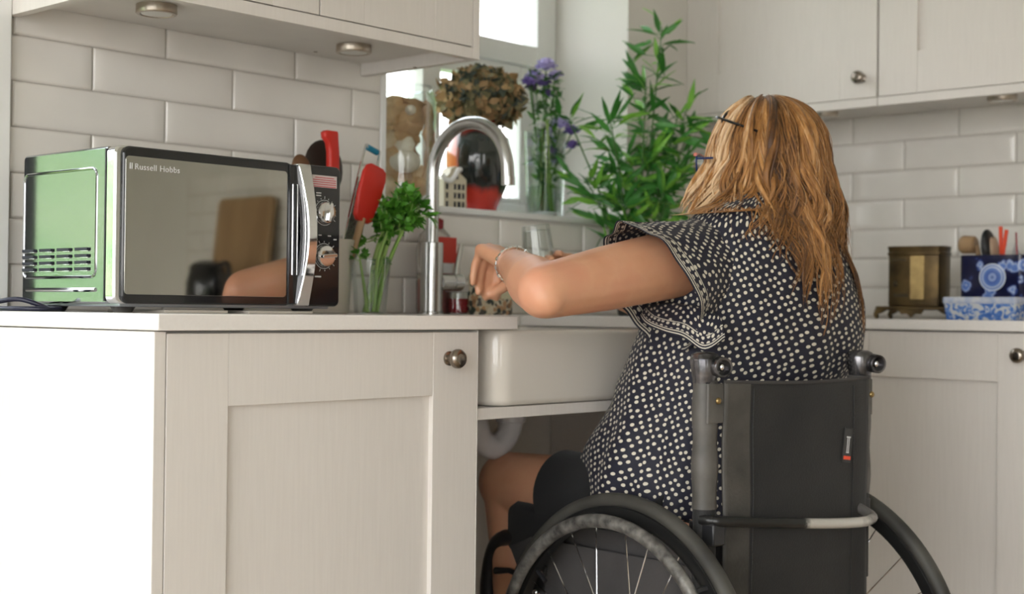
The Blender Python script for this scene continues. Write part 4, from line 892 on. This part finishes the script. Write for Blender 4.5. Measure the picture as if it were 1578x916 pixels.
for u in (.165, .86): tube(m, [backsurf(u, z)+Vector((0, -.0028, 0)) for z in [.36+.43*k/20 for k in range(21)]], .0009, 5)
obj('seam', m, BLKPL, bk)
m = MB(); tube(m, [backsurf(u/20, .801)+Vector((0, -.001, .0)) for u in range(21)], .003, 6); obj('top_hem', m, GREYFAB, bk)
TB = backsurf(.79, .688); TT = Matrix.Translation(TB+Vector((0.006, -.0045, 0))) @ Matrix.Rotation(math.radians(7), 4, 'Y')
m = MB(); box(m, -.0105, .0105, -.001, .0012, -.029, .029, 0, TT); tg = obj('fabric_tag', m, pm('black_label', (.03, .03, .03), .5, scale=20), bk, bev=.0005)
m = MB(); box(m, -.009, .009, -.0014, -.0008, -.0245, -.0185, 0, TT); obj('red_band', m, ORANGE, tg, smooth=False)
m = MB(); 
for a in ((-.0052, .0052, .0125, .0145), (-.0028, -.0012, -.012, .0125), (.0012, .0028, -.012, .0125), (-.0035, .0035, -.0135, -.012)): box(m, a[0], a[1], -.0014, -.0008, a[2], a[3], 0, TT)
obj('tag_mark', m, PRINT, tg, smooth=False)
# stroller-guard bar behind the back
part('rear_bar', lambda m: tube(m, smooth_path([(-.202, -.135, .584), (-.197, -.155, .584), (-.170, -.168, .582), (0, -.197, .569), (.090, -.203, .564), (.132, -.200, .564), (.156, -.186, .568), (.163, -.145, .580)], 8), .0085, 14), WORNBAR)
part('bar_clamp', lambda m: (box(m, -.205, -.178, -.165, -.11, .545, .58)), BLKPL, bev=.003)
part('bar_clamp', lambda m: (box(m, .154, .200, -.150, -.11, .560, .592)), BLKPL, bev=.003)
# seat sling, side fabric, cushion, foot plate
def cush(m):
    R = []
    for y, e in ((-.115, .02), (-.10, .0), (.1, 0), (.30, 0), (.375, .0), (.395, .018)): R.append([(x, y, z) for x, z in rrect(0, .517, .36-e, .072-e, .022, 4)])
    loft(m, R)
part('seat_cushion', cush, GREYFAB, ang=60)
part('cushion_front_cover', lambda m: loft(m, [[(x, y, z) for x, z in rrect(0, zc, w_, h_, .018, 4)] for y, w_, h_, zc in ((.22, .375, .08, .515), (.29, .385, .088, .513), (.355, .38, .105, .508), (.385, .36, .088, .505))]), SHORTM, ang=60)
part('seat_sling', lambda m: box(m, -.165, .165, -.11, .37, .470, .480), BLKFAB, bev=.002)
for s in (-1, 1): part('side_panel', lambda m: prism(m, [(-.12, .375), (.24, .385), (.33, .43), (.36, .475), (.30, .500), (-.12, .505)], s*.193-.002, s*.193+.002, axis='x'), GREYFAB, bev=.001)
part('foot_plate', lambda m: box(m, -.14, .14, .44, .58, .09, .10), BLKPL, bev=.003)
part('camber_tube', lambda m: tube(m, [(-.22, 0, .307), (.22, 0, .307)], .017, 18), BLKPL)

# ------------------------------------------------------------------ the woman (same local frame as the chair)
SKIN, n, b = mat('skin'); b.inputs['Roughness'].default_value = .46; b.inputs['Subsurface Weight'].default_value = .12; b.inputs['Subsurface Radius'].default_value = (.012, .005, .003)
f = ntex(n, 9, detail=4); f2 = ntex(n, 120, detail=3); n.links.new(ramp(n, [(.3, (.56, .265, .15)), (.5, (.62, .32, .19)), (.72, (.60, .27, .165))], f), b.inputs['Base Color']); bump(n, b, f2, .12, .001)
woman = thing('person', 'seated woman with long ginger hair in a navy polka-dot blouse reaching over the sink', 'person', WO, rotz=-TH)
S_L, E_L, W_L = Vector((-.150, .0, .988)), Vector((-.44, -.03, .939)), Vector((-.335, .18, .988))
S_R, E_R, W_R = Vector((.225, .0, .988)), Vector((.17, .13, .858)), Vector((-.005, .31, .952))
HC = Vector((.098, .005, 1.17)); HROT = Matrix.Rotation(math.radians(20), 3, 'Z')
def HH(x, y, z): return HC+HROT @ Vector((x, y, z+.018))
RINGS = [(.055, -.010, 1.100, .082, .062), (.054, -.012, 1.085, .120, .072), (.051, -.012, 1.06, .150, .090), (.055, -.005, 1.03, .183, .110), (.069, 0, .98, .201, .125), (.084, .01, .93, .218, .135), (.091, .02, .88, .238, .140),
         (.080, .03, .83, .236, .147), (.047, .042, .78, .208, .155), (.029, .053, .73, .193, .160), (.018, .062, .68, .196, .170), (.017, .068, .63, .198, .175), (.020, .070, .575, .199, .178)]
def ring_at(z):
    R = RINGS
    if z >= R[0][2]: return R[0]
    for a, b_ in zip(R, R[1:]):
        if z >= b_[2]:
            t = (a[2]-z)/(a[2]-b_[2]); return tuple(a[i]+(b_[i]-a[i])*t for i in range(5))
    return R[-1]
m = MB()
for (l, f_, z, a, b_) in RINGS[1::2]: pass
loft(m, [[(l+(a-.016)*math.copysign(abs(math.cos(t))**.87, math.cos(t)), f_+(b_-.016)*math.copysign(abs(math.sin(t))**.87, math.sin(t)), z-.006) for t in [2*PI*k/40 for k in range(40)]] for l, f_, z, a, b_ in RINGS])
cone(m, (.062, -.01, 1.06), .058, (.092, 0, 1.12), .050)
ell(m, HH(0, -.008, .000), (.073, .088, .092)); ell(m, HH(0, .030, -.045), (.055, .058, .066)); cone(m, HH(0, .085, -.012), .010, HH(0, .104, -.038), .0125)
ell(m, HH(0, .078, -.066), (.022, .014, .008)); ell(m, HH(0, .076, -.078), (.020, .013, .008)); ell(m, HH(0, .062, -.100), (.026, .024, .018))
for s in (-1, 1): ell(m, HH(s*.074, -.008, -.022), (.008, .018, .030)); ell(m, HH(s*.033, .062, -.040), (.024, .022, .024))
cone(m, (-.08, 0, 1.005), .062, S_L, .058); cone(m, S_L, .058, S_L.lerp(E_L, .55), .052); cone(m, S_L.lerp(E_L, .5), .053, E_L, .043)
cone(m, E_L, .042, E_L.lerp(W_L, .32), .044); cone(m, E_L.lerp(W_L, .3), .044, W_L, .0265); ell(m, E_L+Vector((-.006, -.014, -.010)), (.032, .030, .030))
cone(m, (.17, 0, .995), .058, S_R, .050); cone(m, S_R, .050, E_R, .042); cone(m, E_R, .043, E_R.lerp(W_R, .3), .044); cone(m, E_R.lerp(W_R, .3), .044, W_R, .026)
for s in (-1, 1):
    hip = Vector((s*.09+.01, .02, .56)); kn = Vector((s*.115-.012, .445, .578)); an = Vector((s*.11-.01, .425, .15))
    cone(m, hip, .09, kn, .060, 22); ell(m, kn+Vector((0, .008, .0)), (.056, .062, .06)); cone(m, kn, .055, kn.lerp(an, .35)+Vector((0, -.022, 0)), .055, 20); cone(m, kn.lerp(an, .3)+Vector((0, -.02, 0)), .055, an, .034, 20)
    cone(m, an+Vector((0, -.02, -.02)), .035, an+Vector((s*.01, .14, -.025)), .028); cone(m, an+Vector((0, .05, -.022)), .034, an+Vector((s*.01, .15, -.026)), .024)
def hand(m, Wp, K, nrm, side, curls, thumb, spread=.0):
    d = (K-Wp).normalized(); nrm = (nrm-d*nrm.dot(d)).normalized(); s = d.cross(nrm).normalized()*side; L = (K-Wp).length
    cone(m, Wp-d*.01, .0255, Wp+d*.012, .024)
    tips = []
    for i, (off, ln, r) in enumerate(((.0275, .078, .0088), (.0095, .086, .0090), (-.0085, .080, .0085), (-.0255, .062, .0075))):
        k = Wp+d*L*(1-.06*abs(i-1))+s*off-nrm*.003*(1.5-abs(i-1.5)); cone(m, Wp+s*off*.55, .0165, k, .0125)
        p = k; ang = 0; r_ = r*1.12
        for j, (frac, cu) in enumerate(zip((.45, .30, .25), curls[i])):
            ang += math.radians(cu); dd = d*math.cos(ang)+nrm*math.sin(ang)+s*spread*(1.5-i)*.08; dd.normalize(); q = p+dd*ln*frac
            cone(m, p, r_, q, r_*.93, 12); p = q; r_ *= .93
        tips.append(p)
    t0 = Wp+d*.018+s*.020+nrm*.006; cone(m, t0, .0165, Wp+d*thumb[0][0]+s*thumb[0][1]+nrm*thumb[0][2], .0125, 12)
    a = Wp+d*thumb[0][0]+s*thumb[0][1]+nrm*thumb[0][2]; b2 = Wp+d*thumb[1][0]+s*thumb[1][1]+nrm*thumb[1][2]; c2 = Wp+d*thumb[2][0]+s*thumb[2][1]+nrm*thumb[2][2]
    cone(m, a, .0115, b2, .0105, 12); cone(m, b2, .0105, c2, .0088, 12)
K_L = Vector((-.320, .262, 1.012))
hand(m, W_L, K_L, Vector((-.15, .25, -1)), -1, ((84, 26, 8), (82, 26, 10), (80, 28, 12), (78, 28, 12)), ((.036, .034, .026), (.056, .028, .052), (.070, .018, .070)), 0)
K_R = Vector((-.082, .365, .990))
hand(m, W_R, K_R, Vector((-.55, -.75, 0)), -1, ((35, 45, 30), (35, 45, 30), (35, 45, 30), (35, 45, 30)), ((.035, .030, .030), (.055, .028, .055), (.075, .020, .070)), 0)
body = obj('body', m, SKIN, woman)
rm = body.modifiers.new('r', 'REMESH'); rm.mode = 'VOXEL'; rm.voxel_size = .0036; rm.use_smooth_shade = True
sm = body.modifiers.new('s', 'SMOOTH'); sm.factor = .5; sm.iterations = 12
bake(body)
for s in (-1, 1):
    m = MB(); ell(m, HH(s*.032, .078, -.014), (.012, .011, .011)); e = obj('eye', m, WHITEP, woman)
    m = MB(); ell(m, HH(s*.032, .0865, -.014), (.0055, .0035, .0055)); obj('iris', m, BLUE, e)
# shorts
m = MB()
for s in (-1, 1):
    hip = Vector((s*.09+.01, .0, .562)); hem = Vector((s*.113-.010, .298, .5765)); x_, y_ = frame_of(hem-hip)
    R = []
    for t_, r_ in ((0, .098), (.3, .092), (.6, .084), (.9, .0785), (1.0, .078), (1.0, .0735), (.9, .073)):
        c = hip.lerp(hem, t_); R.append([tuple(c+(x_*math.cos(2*PI*k/36)+y_*math.sin(2*PI*k/36))*r_*(1+.012*math.sin(3*2*PI*k/36+t_*7))) for k in range(36)])
    loft(m, R)
ell(m, (.01, .03, .565), (.185, .13, .085)); obj('shorts', m, SHORTM, woman)
# blouse cloth: cream dots on navy, laid out on the cloth's own coordinates
def dots_mat(name, scale=80, stripes=False):
    m, n, b = mat(name); b.inputs['Roughness'].default_value = .75; b.inputs['Sheen Weight'].default_value = .03
    uv = n.nodes.new('ShaderNodeUVMap'); uv.uv_map = 'UVMap'
    mp = n.nodes.new('ShaderNodeMapping'); mp.inputs['Rotation'].default_value = (0, 0, .5); n.links.new(uv.outputs[0], mp.inputs[0])
    v = n.nodes.new('ShaderNodeTexVoronoi'); v.voronoi_dimensions = '2D'; v.inputs['Scale'].default_value = scale; v.inputs['Randomness'].default_value = .38
    n.links.new(mp.outputs[0], v.inputs['Vector']); r = ramp(n, [(0, (.60, .55, .44)), (.225, (.66, .61, .50)), (.26, (.008, .008, .020)), (1, (.008, .008, .020))], v.outputs['Distance'])
    n.links.new(r, b.inputs['Base Color']); bump(n, b, ntex(n, 26, detail=3), .5, .004); return m
DOT = dots_mat('navy_polka_dot_cloth')
HEM, n, b = mat('navy_hem_with_cream_piping'); b.inputs['Roughness'].default_value = .75
uv = n.nodes.new('ShaderNodeUVMap'); uv.uv_map = 'UVMap'; sp = n.nodes.new('ShaderNodeSeparateXYZ'); n.links.new(uv.outputs[0], sp.inputs[0])
# v counts metres up from the hem edge
dv = n.nodes.new('ShaderNodeTexVoronoi'); dv.voronoi_dimensions = '2D'; dv.inputs['Scale'].default_value = 95; dv.inputs['Randomness'].default_value = .25; n.links.new(uv.outputs[0], dv.inputs['Vector'])
NV, CRM = (.008, .008, .020), (.60, .56, .47)
ms = n.nodes.new('ShaderNodeMath'); ms.operation = 'MULTIPLY'; ms.inputs[1].default_value = 1/.03; n.links.new(sp.outputs['Y'], ms.inputs[0])
st = ramp(n, [(0, NV), (.10, CRM), (.17, NV), (.27, CRM), (.34, NV), (.86, CRM), (.93, NV)], ms.outputs[0]); st.node.color_ramp.interpolation = 'CONSTANT'
dr = ramp(n, [(0, CRM), (.30, CRM), (.33, NV), (1, NV)], dv.outputs['Distance'])
gate = ramp(n, [(0, (0, 0, 0)), (.40, (1, 1, 1)), (.82, (0, 0, 0))], ms.outputs[0]); gate.node.color_ramp.interpolation = 'CONSTANT'
mx = n.nodes.new('ShaderNodeMix'); mx.data_type = 'RGBA'; n.links.new(gate, mx.inputs[0]); n.links.new(st, mx.inputs[6]); n.links.new(dr, mx.inputs[7]); n.links.new(mx.outputs[2], b.inputs['Base Color'])
# torso of the blouse
NT = 120; rows = []; uvs = []; zz = 1.108; vv = 0; zs = []
while zz > .560: zs.append(zz); zz -= .009
def rint(z):
    # smooth interpolation of the ring table
    a = ring_at(min(z+.012, 1.099)); b_ = ring_at(z); c_ = ring_at(z-.012); return tuple((a[i]+2*b_[i]+c_[i])/4 for i in range(5))
for zi, z in enumerate(zs):
    l, f_, _, a, b_ = rint(z)
    if z > 1.085: k = (z-1.085)/.023; a = a*(1-.22*k); b_ = b_*(1-.12*k)
    row = []; u = 0; prev = None
    for j in range(NT+1):
        t = 2*PI*j/NT; c, s = math.cos(t), math.sin(t); x = l+a*math.copysign(abs(c)**.87, c); y = f_+b_*math.copysign(abs(s)**.87, s)
        low = max(0, min(1, (.86-z)/.25)); fold = low*.006*math.sin(9*t+2.2*noise.noise(Vector((math.cos(t)*2, math.sin(t)*2, z*5))))+.006*noise.noise(Vector((x*9, y*9, z*7)))
        fold += .004*noise.noise(Vector((x*24, y*24, z*15+4)))+.0055*(1-abs(noise.noise(Vector((x*8+z*6, y*8-z*3, z*4+7))))*2.2)*(.6+.4*low)
        # gathers fanning below the back yoke
        if s < 0 and z > .95: fold += .0022*math.sin(t*34)*max(0, 1-abs(z-1.02)/.07)
        if s > 0 and z < .75: y += .10*((.75-z)/.19)**1.0*s*max(0, s)*.7; 
        if z < .80 and s > -.3 and c < 0: x -= .012*(.80-z)/.2
        p = Vector((x+c*fold, y+s*fold, z+(-.010*s if z > 1.05 else 0)))
        if prev is not None: u += (p-prev).length
        prev = p; row.append(p); 
    mean = u; rows.append(row); uvs.append([(j/NT*mean*1.0, -z*1.06) for j in range(NT+1)])
# keep u continuous between rows: use a fixed girth so dots never shear
G = 1.12
m = MB(); V = [p for r_ in rows for p in r_]; UVs = [(j/NT*G, -zs[i]*1.08+.5) for i in range(len(rows)) for j in range(NT+1)]
F = [(i*(NT+1)+j, i*(NT+1)+j+1, (i+1)*(NT+1)+j+1, (i+1)*(NT+1)+j) for i in range(len(rows)-1) for j in range(NT)]
m.add(V, F, 0, uv=UVs)
blouse = obj('blouse', m, [DOT, HEM], woman, ang=180, solid=.0016)
# sleeves
def sleeve(A, B_, rad0, top, bot, name, flare=.03, drop=.028, nw=7):
    m = MB(); ax = (B_-A).normalized(); upv = Vector((0, 0, 1)); upv = (upv-ax*upv.dot(ax)).normalized(); sv = ax.cross(upv)
    NA, NS = 96, 26; V = []; UVs = []
    for i in range(NS+1):
        s = i/NS
        for j in range(NA+1):
            t = 2*PI*j/NA; tp = (1+math.cos(t))/2; Ln = bot+(top-bot)*tp**1.1
            wav = math.sin(nw*t+1.3)*.5+math.sin(nw*1.7*t)*.3
            r = rad0+(flare*(.35+.65*(1-tp)))*s**1.4+wav*.008*s**2
            d = Ln*s+wav*.006*s*s
            p = A+ax*d+upv*(math.cos(t)*r)+sv*(math.sin(t)*r)-Vector((0, 0, drop*(1-tp)*s*s))
            p += Vector((noise.noise(p*22), noise.noise(p*22+Vector((5, 0, 0))), noise.noise(p*22+Vector((9, 0, 0)))))*.004
            V.append(p); UVs.append((t*(rad0+flare*.5), (1-s)*(Ln+.012)))
    F = [(i*(NA+1)+j, i*(NA+1)+j+1, (i+1)*(NA+1)+j+1, (i+1)*(NA+1)+j) for i in range(NS) for j in range(NA)]
    mi = []
    for i in range(NS):
        for j in range(NA):
            v_ = (UVs[i*(NA+1)+j][1]+UVs[(i+1)*(NA+1)+j+1][1])/2; mi.append(1 if v_ < .031 else 0)
    m.add(V, F, mi, uv=UVs); return obj(name, m, [DOT, HEM], blouse, ang=180, solid=.0014)
sleeve(Vector((-.045, -.008, .996)), Vector((-.44, -.03, .944)), .074, .215, .115, 'sleeve', .024, .040)
sleeve(Vector((.135, -.002, 1.006)), E_R+Vector((.03, 0, .03)), .076, .20, .13, 'sleeve', .022, .02)
m = MB(); V = []; UVs = []
top_ = smooth_path([(-.146, .05, .922), (-.149, -.0, .925), (-.150, -.045, .922), (-.142, -.08, .915), (-.130, -.105, .902)], 8); bot_ = smooth_path([(-.175, .04, .903), (-.194, -.01, .882), (-.182, -.055, .873), (-.160, -.090, .850), (-.136, -.118, .866)], 8); NN = len(top_); mi = []
for i, (a, b_) in enumerate(zip(top_, bot_)):
    for q in range(13):
        t_ = q/12; p = a.lerp(b_, t_)+Vector((-.012, -.014, 0))*math.sin(PI*t_*.55)+Vector((-.6, -.6, -.25))*.008*math.sin(i*.55)*t_; V.append(p); UVs.append((i*.0062, (1-t_)*(a-b_).length*1.1))
for i in range(NN-1):
    for q in range(12): mi.append(1 if UVs[13*i+q][1] < .031 else 0)
m.add(V, [(13*i+q, 13*i+13+q, 13*i+14+q, 13*i+1+q) for i in range(NN-1) for q in range(12)], mi, uv=UVs); obj('sleeve_ruffle', m, [DOT, HEM], blouse, ang=180, solid=.0014)
# bracelet
br = thing('bracelet_tmp', 'x', 'x'); bpy.data.objects.remove(br)
m = MB(); ax = (W_L-E_L).normalized(); c = W_L-ax*.006+Vector((0, 0, -.001)); x_, y_ = frame_of(ax)
for k in range(26):
    t = 2*PI*k/26; p = c+(x_*math.cos(t)+y_*math.sin(t))*.0305; q = c+(x_*math.cos(t+.2)+y_*math.sin(t+.2))*.0305
    tube(m, [p, q], .0036 if k % 2 else .0026, 8, 0)
obj('bracelet', m, CHROME, woman)
# glasses: blue rims with an amber-red brow bar
gl = MB()
for s in (-1, 1):
    cxg = s*.036; P = [HH(cxg+q[0], .118-.012*abs(cxg+q[0])/.07, -.016+q[1]) for q in smooth_path([(-.027, .016, 0), (0, .018, 0), (.027, .016, 0), (.028, -.004, 0), (.016, -.019, 0), (-.014, -.019, 0), (-.026, -.006, 0)], 4, closed=True)]
    tube(gl, P, .0017, 8, closed=True)
    tube(gl, [HH(s*.066, .107, -.004), HH(s*.076, .05, -.006), HH(s*.077, -.02, -.012)], .0018, 8)
g_ = obj('glasses', gl, BLUE, woman)
m = MB()
for s in (-1, 1): tube(m, [HH(s*.009, .1190, .004), HH(s*.036, .1150, .0055), HH(s*.0665, .1085, .003)], .0036, 8)
obj('brow_bar', m, REDWN, g_)
m = MB()
for s in (-1, 1): prism(m, [(s*.036+q[0], -.016+q[1]) for q in rrect(0, -.001, .050, .033, .012, 4)], .1135, .1140, axis='y', T=Matrix.Translation(HC+Vector((0, 0, .018))) @ HROT.to_4x4())
obj('lens', m, VGL, g_, smooth=False)
# hair
HAIR, n, b = mat('ginger_blonde_hair'); b.inputs['Roughness'].default_value = .5; b.inputs['Specular IOR Level'].default_value = .35; b.inputs['Anisotropic'].default_value = .5; b.inputs['Sheen Weight'].default_value = .1
at = n.nodes.new('ShaderNodeAttribute'); at.attribute_name = 'tone'; sp = n.nodes.new('ShaderNodeSeparateColor'); n.links.new(at.outputs['Color'], sp.inputs[0])
f = ntex(n, 110, stretch=(1, 1, .05), detail=4, rough=.7); ma = n.nodes.new('ShaderNodeMath'); ma.operation = 'MULTIPLY_ADD'; ma.inputs[1].default_value = .8; ma.inputs[2].default_value = -.42; n.links.new(f, ma.inputs[0])
ad = n.nodes.new('ShaderNodeMath'); ad.operation = 'ADD'; n.links.new(ma.outputs[0], ad.inputs[0]); n.links.new(sp.outputs[0], ad.inputs[1])
n.links.new(ramp(n, [(0, (.022, .009, .004)), (.25, (.080, .032, .009)), (.5, (.25, .108, .027)), (.75, (.43, .21, .065)), (1, (.70, .50, .30))], ad.outputs[0]), b.inputs['Base Color'])
rr = random.Random(99)
def interp(tab, x):
    for (a, va), (b_, vb) in zip(tab, tab[1:]):
        if x <= b_: return va+(vb-va)*(x-a)/(b_-a)
    return tab[-1][1]
# azimuth (deg, clockwise from the face): length of fall and how far it drifts
ENDZ = [(48, 1.10), (90, 1.03), (115, .97), (130, .95), (138, .94), (146, 1.04), (170, 1.035), (200, 1.03), (225, 1.03), (245, 1.045), (262, 1.062), (285, 1.075), (312, 1.085)]
NCL = 30; CLUMP = []
for k in range(NCL):
    az = 48+264*(k+.5)/NCL+rr.uniform(-2.5, 2.5); CLUMP.append((az, rr.uniform(0, 6.28), rr.uniform(30, 44), rr.gauss(0, .13), rr.choice([0, 0, -.05, -.09]) if 152 < az < 222 else rr.gauss(0, .008), rr.uniform(-.004, .007)))
def strand(az, layer, thick, end=None, wav=1.0, tone=.5, curl=0, pull=.85):
    cl = min(CLUMP, key=lambda c: abs(c[0]-az)+rr.uniform(0, 2)); ph0, fr0, dt, de, dlay = cl[1:]
    ph = ph0+rr.gauss(0, .35); ph2 = ph0*1.7+rr.gauss(0, .4); fr = fr0*rr.uniform(.95, 1.05); layer = layer+dlay; tone = max(.22, tone+dt)
    ez = (end if end is not None else interp(ENDZ, az)+de)+rr.gauss(0, .012); P = []
    cx_, cy_ = HC.x, HC.y-.004; rx, ry = .083+layer, .099+layer; hz = .100+layer; zc = HC.z+.012
    n_ = 40; t0 = rr.uniform(.10, .30)
    for i in range(n_):
        s = i/(n_-1); azz = az+(cl[0]-az)*pull*max(0, (s-.35)/.65)**1.2; a = math.radians(azz); dl, df = math.sin(a), math.cos(a)
        if s < .40:
            th = t0+(PI/2+.12-t0)*s/.40; z = zc+hz*math.cos(th); rad = math.sin(th); p = Vector((cx_+dl*rx*rad, cy_+df*ry*rad, z))
            if th < .5: p.y += .03*(1-th/.5)*(1 if df > 0 else .3)
            zl = z
        else:
            u = (s-.40)/.60; z = zl+(ez-zl)*u; k = (zl-z); out = 1+.07*min(1, k/.08)-.06*min(1, max(0, (k-.08)/.1))
            p = Vector((cx_+dl*rx*out, cy_+df*ry*out, z))
            if 95 < az < 160: p.x += .20*k*math.sin((az-95)/65*PI); p.y += -.05*k
            if az > 235: w_ = min(1, (az-235)/50); p.x -= .42*k*w_; p.y += .10*k*w_
            if 160 <= az <= 235: p.y -= .03*k; p.x += .02*k
        amp = (.002+.0135*max(0, min(1, (s-.18)*1.6)))*wav
        amp *= 1-.55*min(1, max(0, (1.04-z)/.1))
        tx_ = Vector((df, -dl, 0)); p += tx_*amp*math.sin(fr*z+ph)+Vector((dl, df, 0))*amp*.75*math.sin(fr*.9*z+ph2)
        if p.z < 1.115:
            l, f_, _, A_, B2 = ring_at(min(p.z, 1.098)); A_ += .009+layer*.4; B2 += .009+layer*.4; q = ((p.x-l)/A_)**2+((p.y-f_)/B2)**2
            if q < 1: q = math.sqrt(max(q, 1e-4)); kk = min(1, (1.115-p.z)/.03); p.x = l+(p.x-l)*(1+(1/q-1)*kk); p.y = f_+(p.y-f_)*(1+(1/q-1)*kk)
            if p.x < -.02 and abs(p.y) < .09: p.z = max(p.z, 1.078-.10*max(0, -.02-p.x)+.006)
        P.append(p)
    R = [thick*(.35+.65*min(1, i/5))*(1-max(0, (i-n_*.50)/(n_*.50))**1.2*.94) for i in range(n_)]
    return P, R, tone
hair = MB()
def put(P, R, tone, seg=7, flat=.42):
    up_ = Vector((P[len(P)//2].x-HC.x, P[len(P)//2].y-HC.y, 0)).normalized()
    tube(hair, P, R, seg, 0, True, flat, col=(tone, tone, tone), up=up_)
# undercap so that no scalp shows
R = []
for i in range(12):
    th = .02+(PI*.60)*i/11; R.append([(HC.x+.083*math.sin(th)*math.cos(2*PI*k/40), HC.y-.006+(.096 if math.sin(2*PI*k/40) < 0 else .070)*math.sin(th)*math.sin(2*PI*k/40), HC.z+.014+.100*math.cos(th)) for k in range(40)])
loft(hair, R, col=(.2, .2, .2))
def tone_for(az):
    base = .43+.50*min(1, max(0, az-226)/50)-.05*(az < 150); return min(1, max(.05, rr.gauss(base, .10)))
for k in range(360):
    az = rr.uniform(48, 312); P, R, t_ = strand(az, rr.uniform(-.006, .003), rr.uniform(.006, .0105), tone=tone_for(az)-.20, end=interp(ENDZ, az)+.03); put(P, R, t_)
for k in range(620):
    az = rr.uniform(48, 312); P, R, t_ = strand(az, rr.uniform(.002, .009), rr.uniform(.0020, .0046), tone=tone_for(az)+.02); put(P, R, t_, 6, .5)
for c in list(CLUMP):   # broad glossy locks riding on top
    for j in range(2):
        az = c[0]+rr.uniform(-3, 3); P, R, t_ = strand(az, rr.uniform(.006, .011), rr.uniform(.0045, .0075), tone=tone_for(az)+rr.uniform(-.06, .10), wav=1.15, pull=.6); put(P, R, t_, 8, .5)
TAILS = [(133, .875), (138, .90), (163, .90), (175, .885), (188, .875), (196, .90), (211, .93), (224, .955)]
for az0, ez in TAILS:
    ph0 = rr.uniform(0, 6.28)
    CLUMP.append((az0, ph0, rr.uniform(38, 50), rr.gauss(.05, .08), 0, .004))
    for k in range(9): P, R, t_ = strand(az0+rr.gauss(0, 1.5), rr.uniform(.003, .008), rr.uniform(.0012, .0026), end=ez+abs(rr.gauss(0, .018)), tone=rr.uniform(.38, .62), wav=1.15, pull=.92); put(P, R, t_, 6, .6)
for k in range(420):
    az = rr.uniform(55, 308); P, R, t_ = strand(az, rr.uniform(.006, .012), .0006, tone=rr.uniform(.45, .85), wav=1.3, pull=.4); put(P, R, t_, 4, 1)
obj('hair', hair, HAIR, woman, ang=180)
# dark sunglasses pushed up into the hair
m = MB()
for s in (-1, 1):
    c = Vector((s*.032, .054, .064)); P = [HH(*(c+Vector((.025*math.cos(t), -.012*math.sin(t)*.6+.006, .017*math.sin(t))))) for t in [2*PI*k/20 for k in range(20)]]; tube(m, P, .0028, 8, closed=True)
    tube(m, [HH(s*.060, .070, .068), HH(s*.086, .04, .057), HH(s*.092, -.02, .034)], .0024, 8)
tube(m, [HH(-.01, .080, .070), HH(.01, .080, .070)], .002, 8)
obj('sunglasses', m, BLKGL, woman)
# the glass in her right hand
t = thing('drinking_glass', 'clear tapered glass held upside down in the woman\'s right hand above the sink', 'glass')
loc_ = Vector((-.122, .365, .955)); wm = Matrix.Translation(WO) @ Matrix.Rotation(-TH, 4, 'Z') @ Matrix.Translation(loc_) @ Matrix.Rotation(math.radians(-8), 4, 'Y'); t.matrix_world = wm
m = MB(); lathe(m, [(.0345, 0), (.0265, .112), (.0255, .116), (.001, .117), (.001, .108), (.0245, .106), (.0325, 0)], 36); obj('body', m, VGL, t)
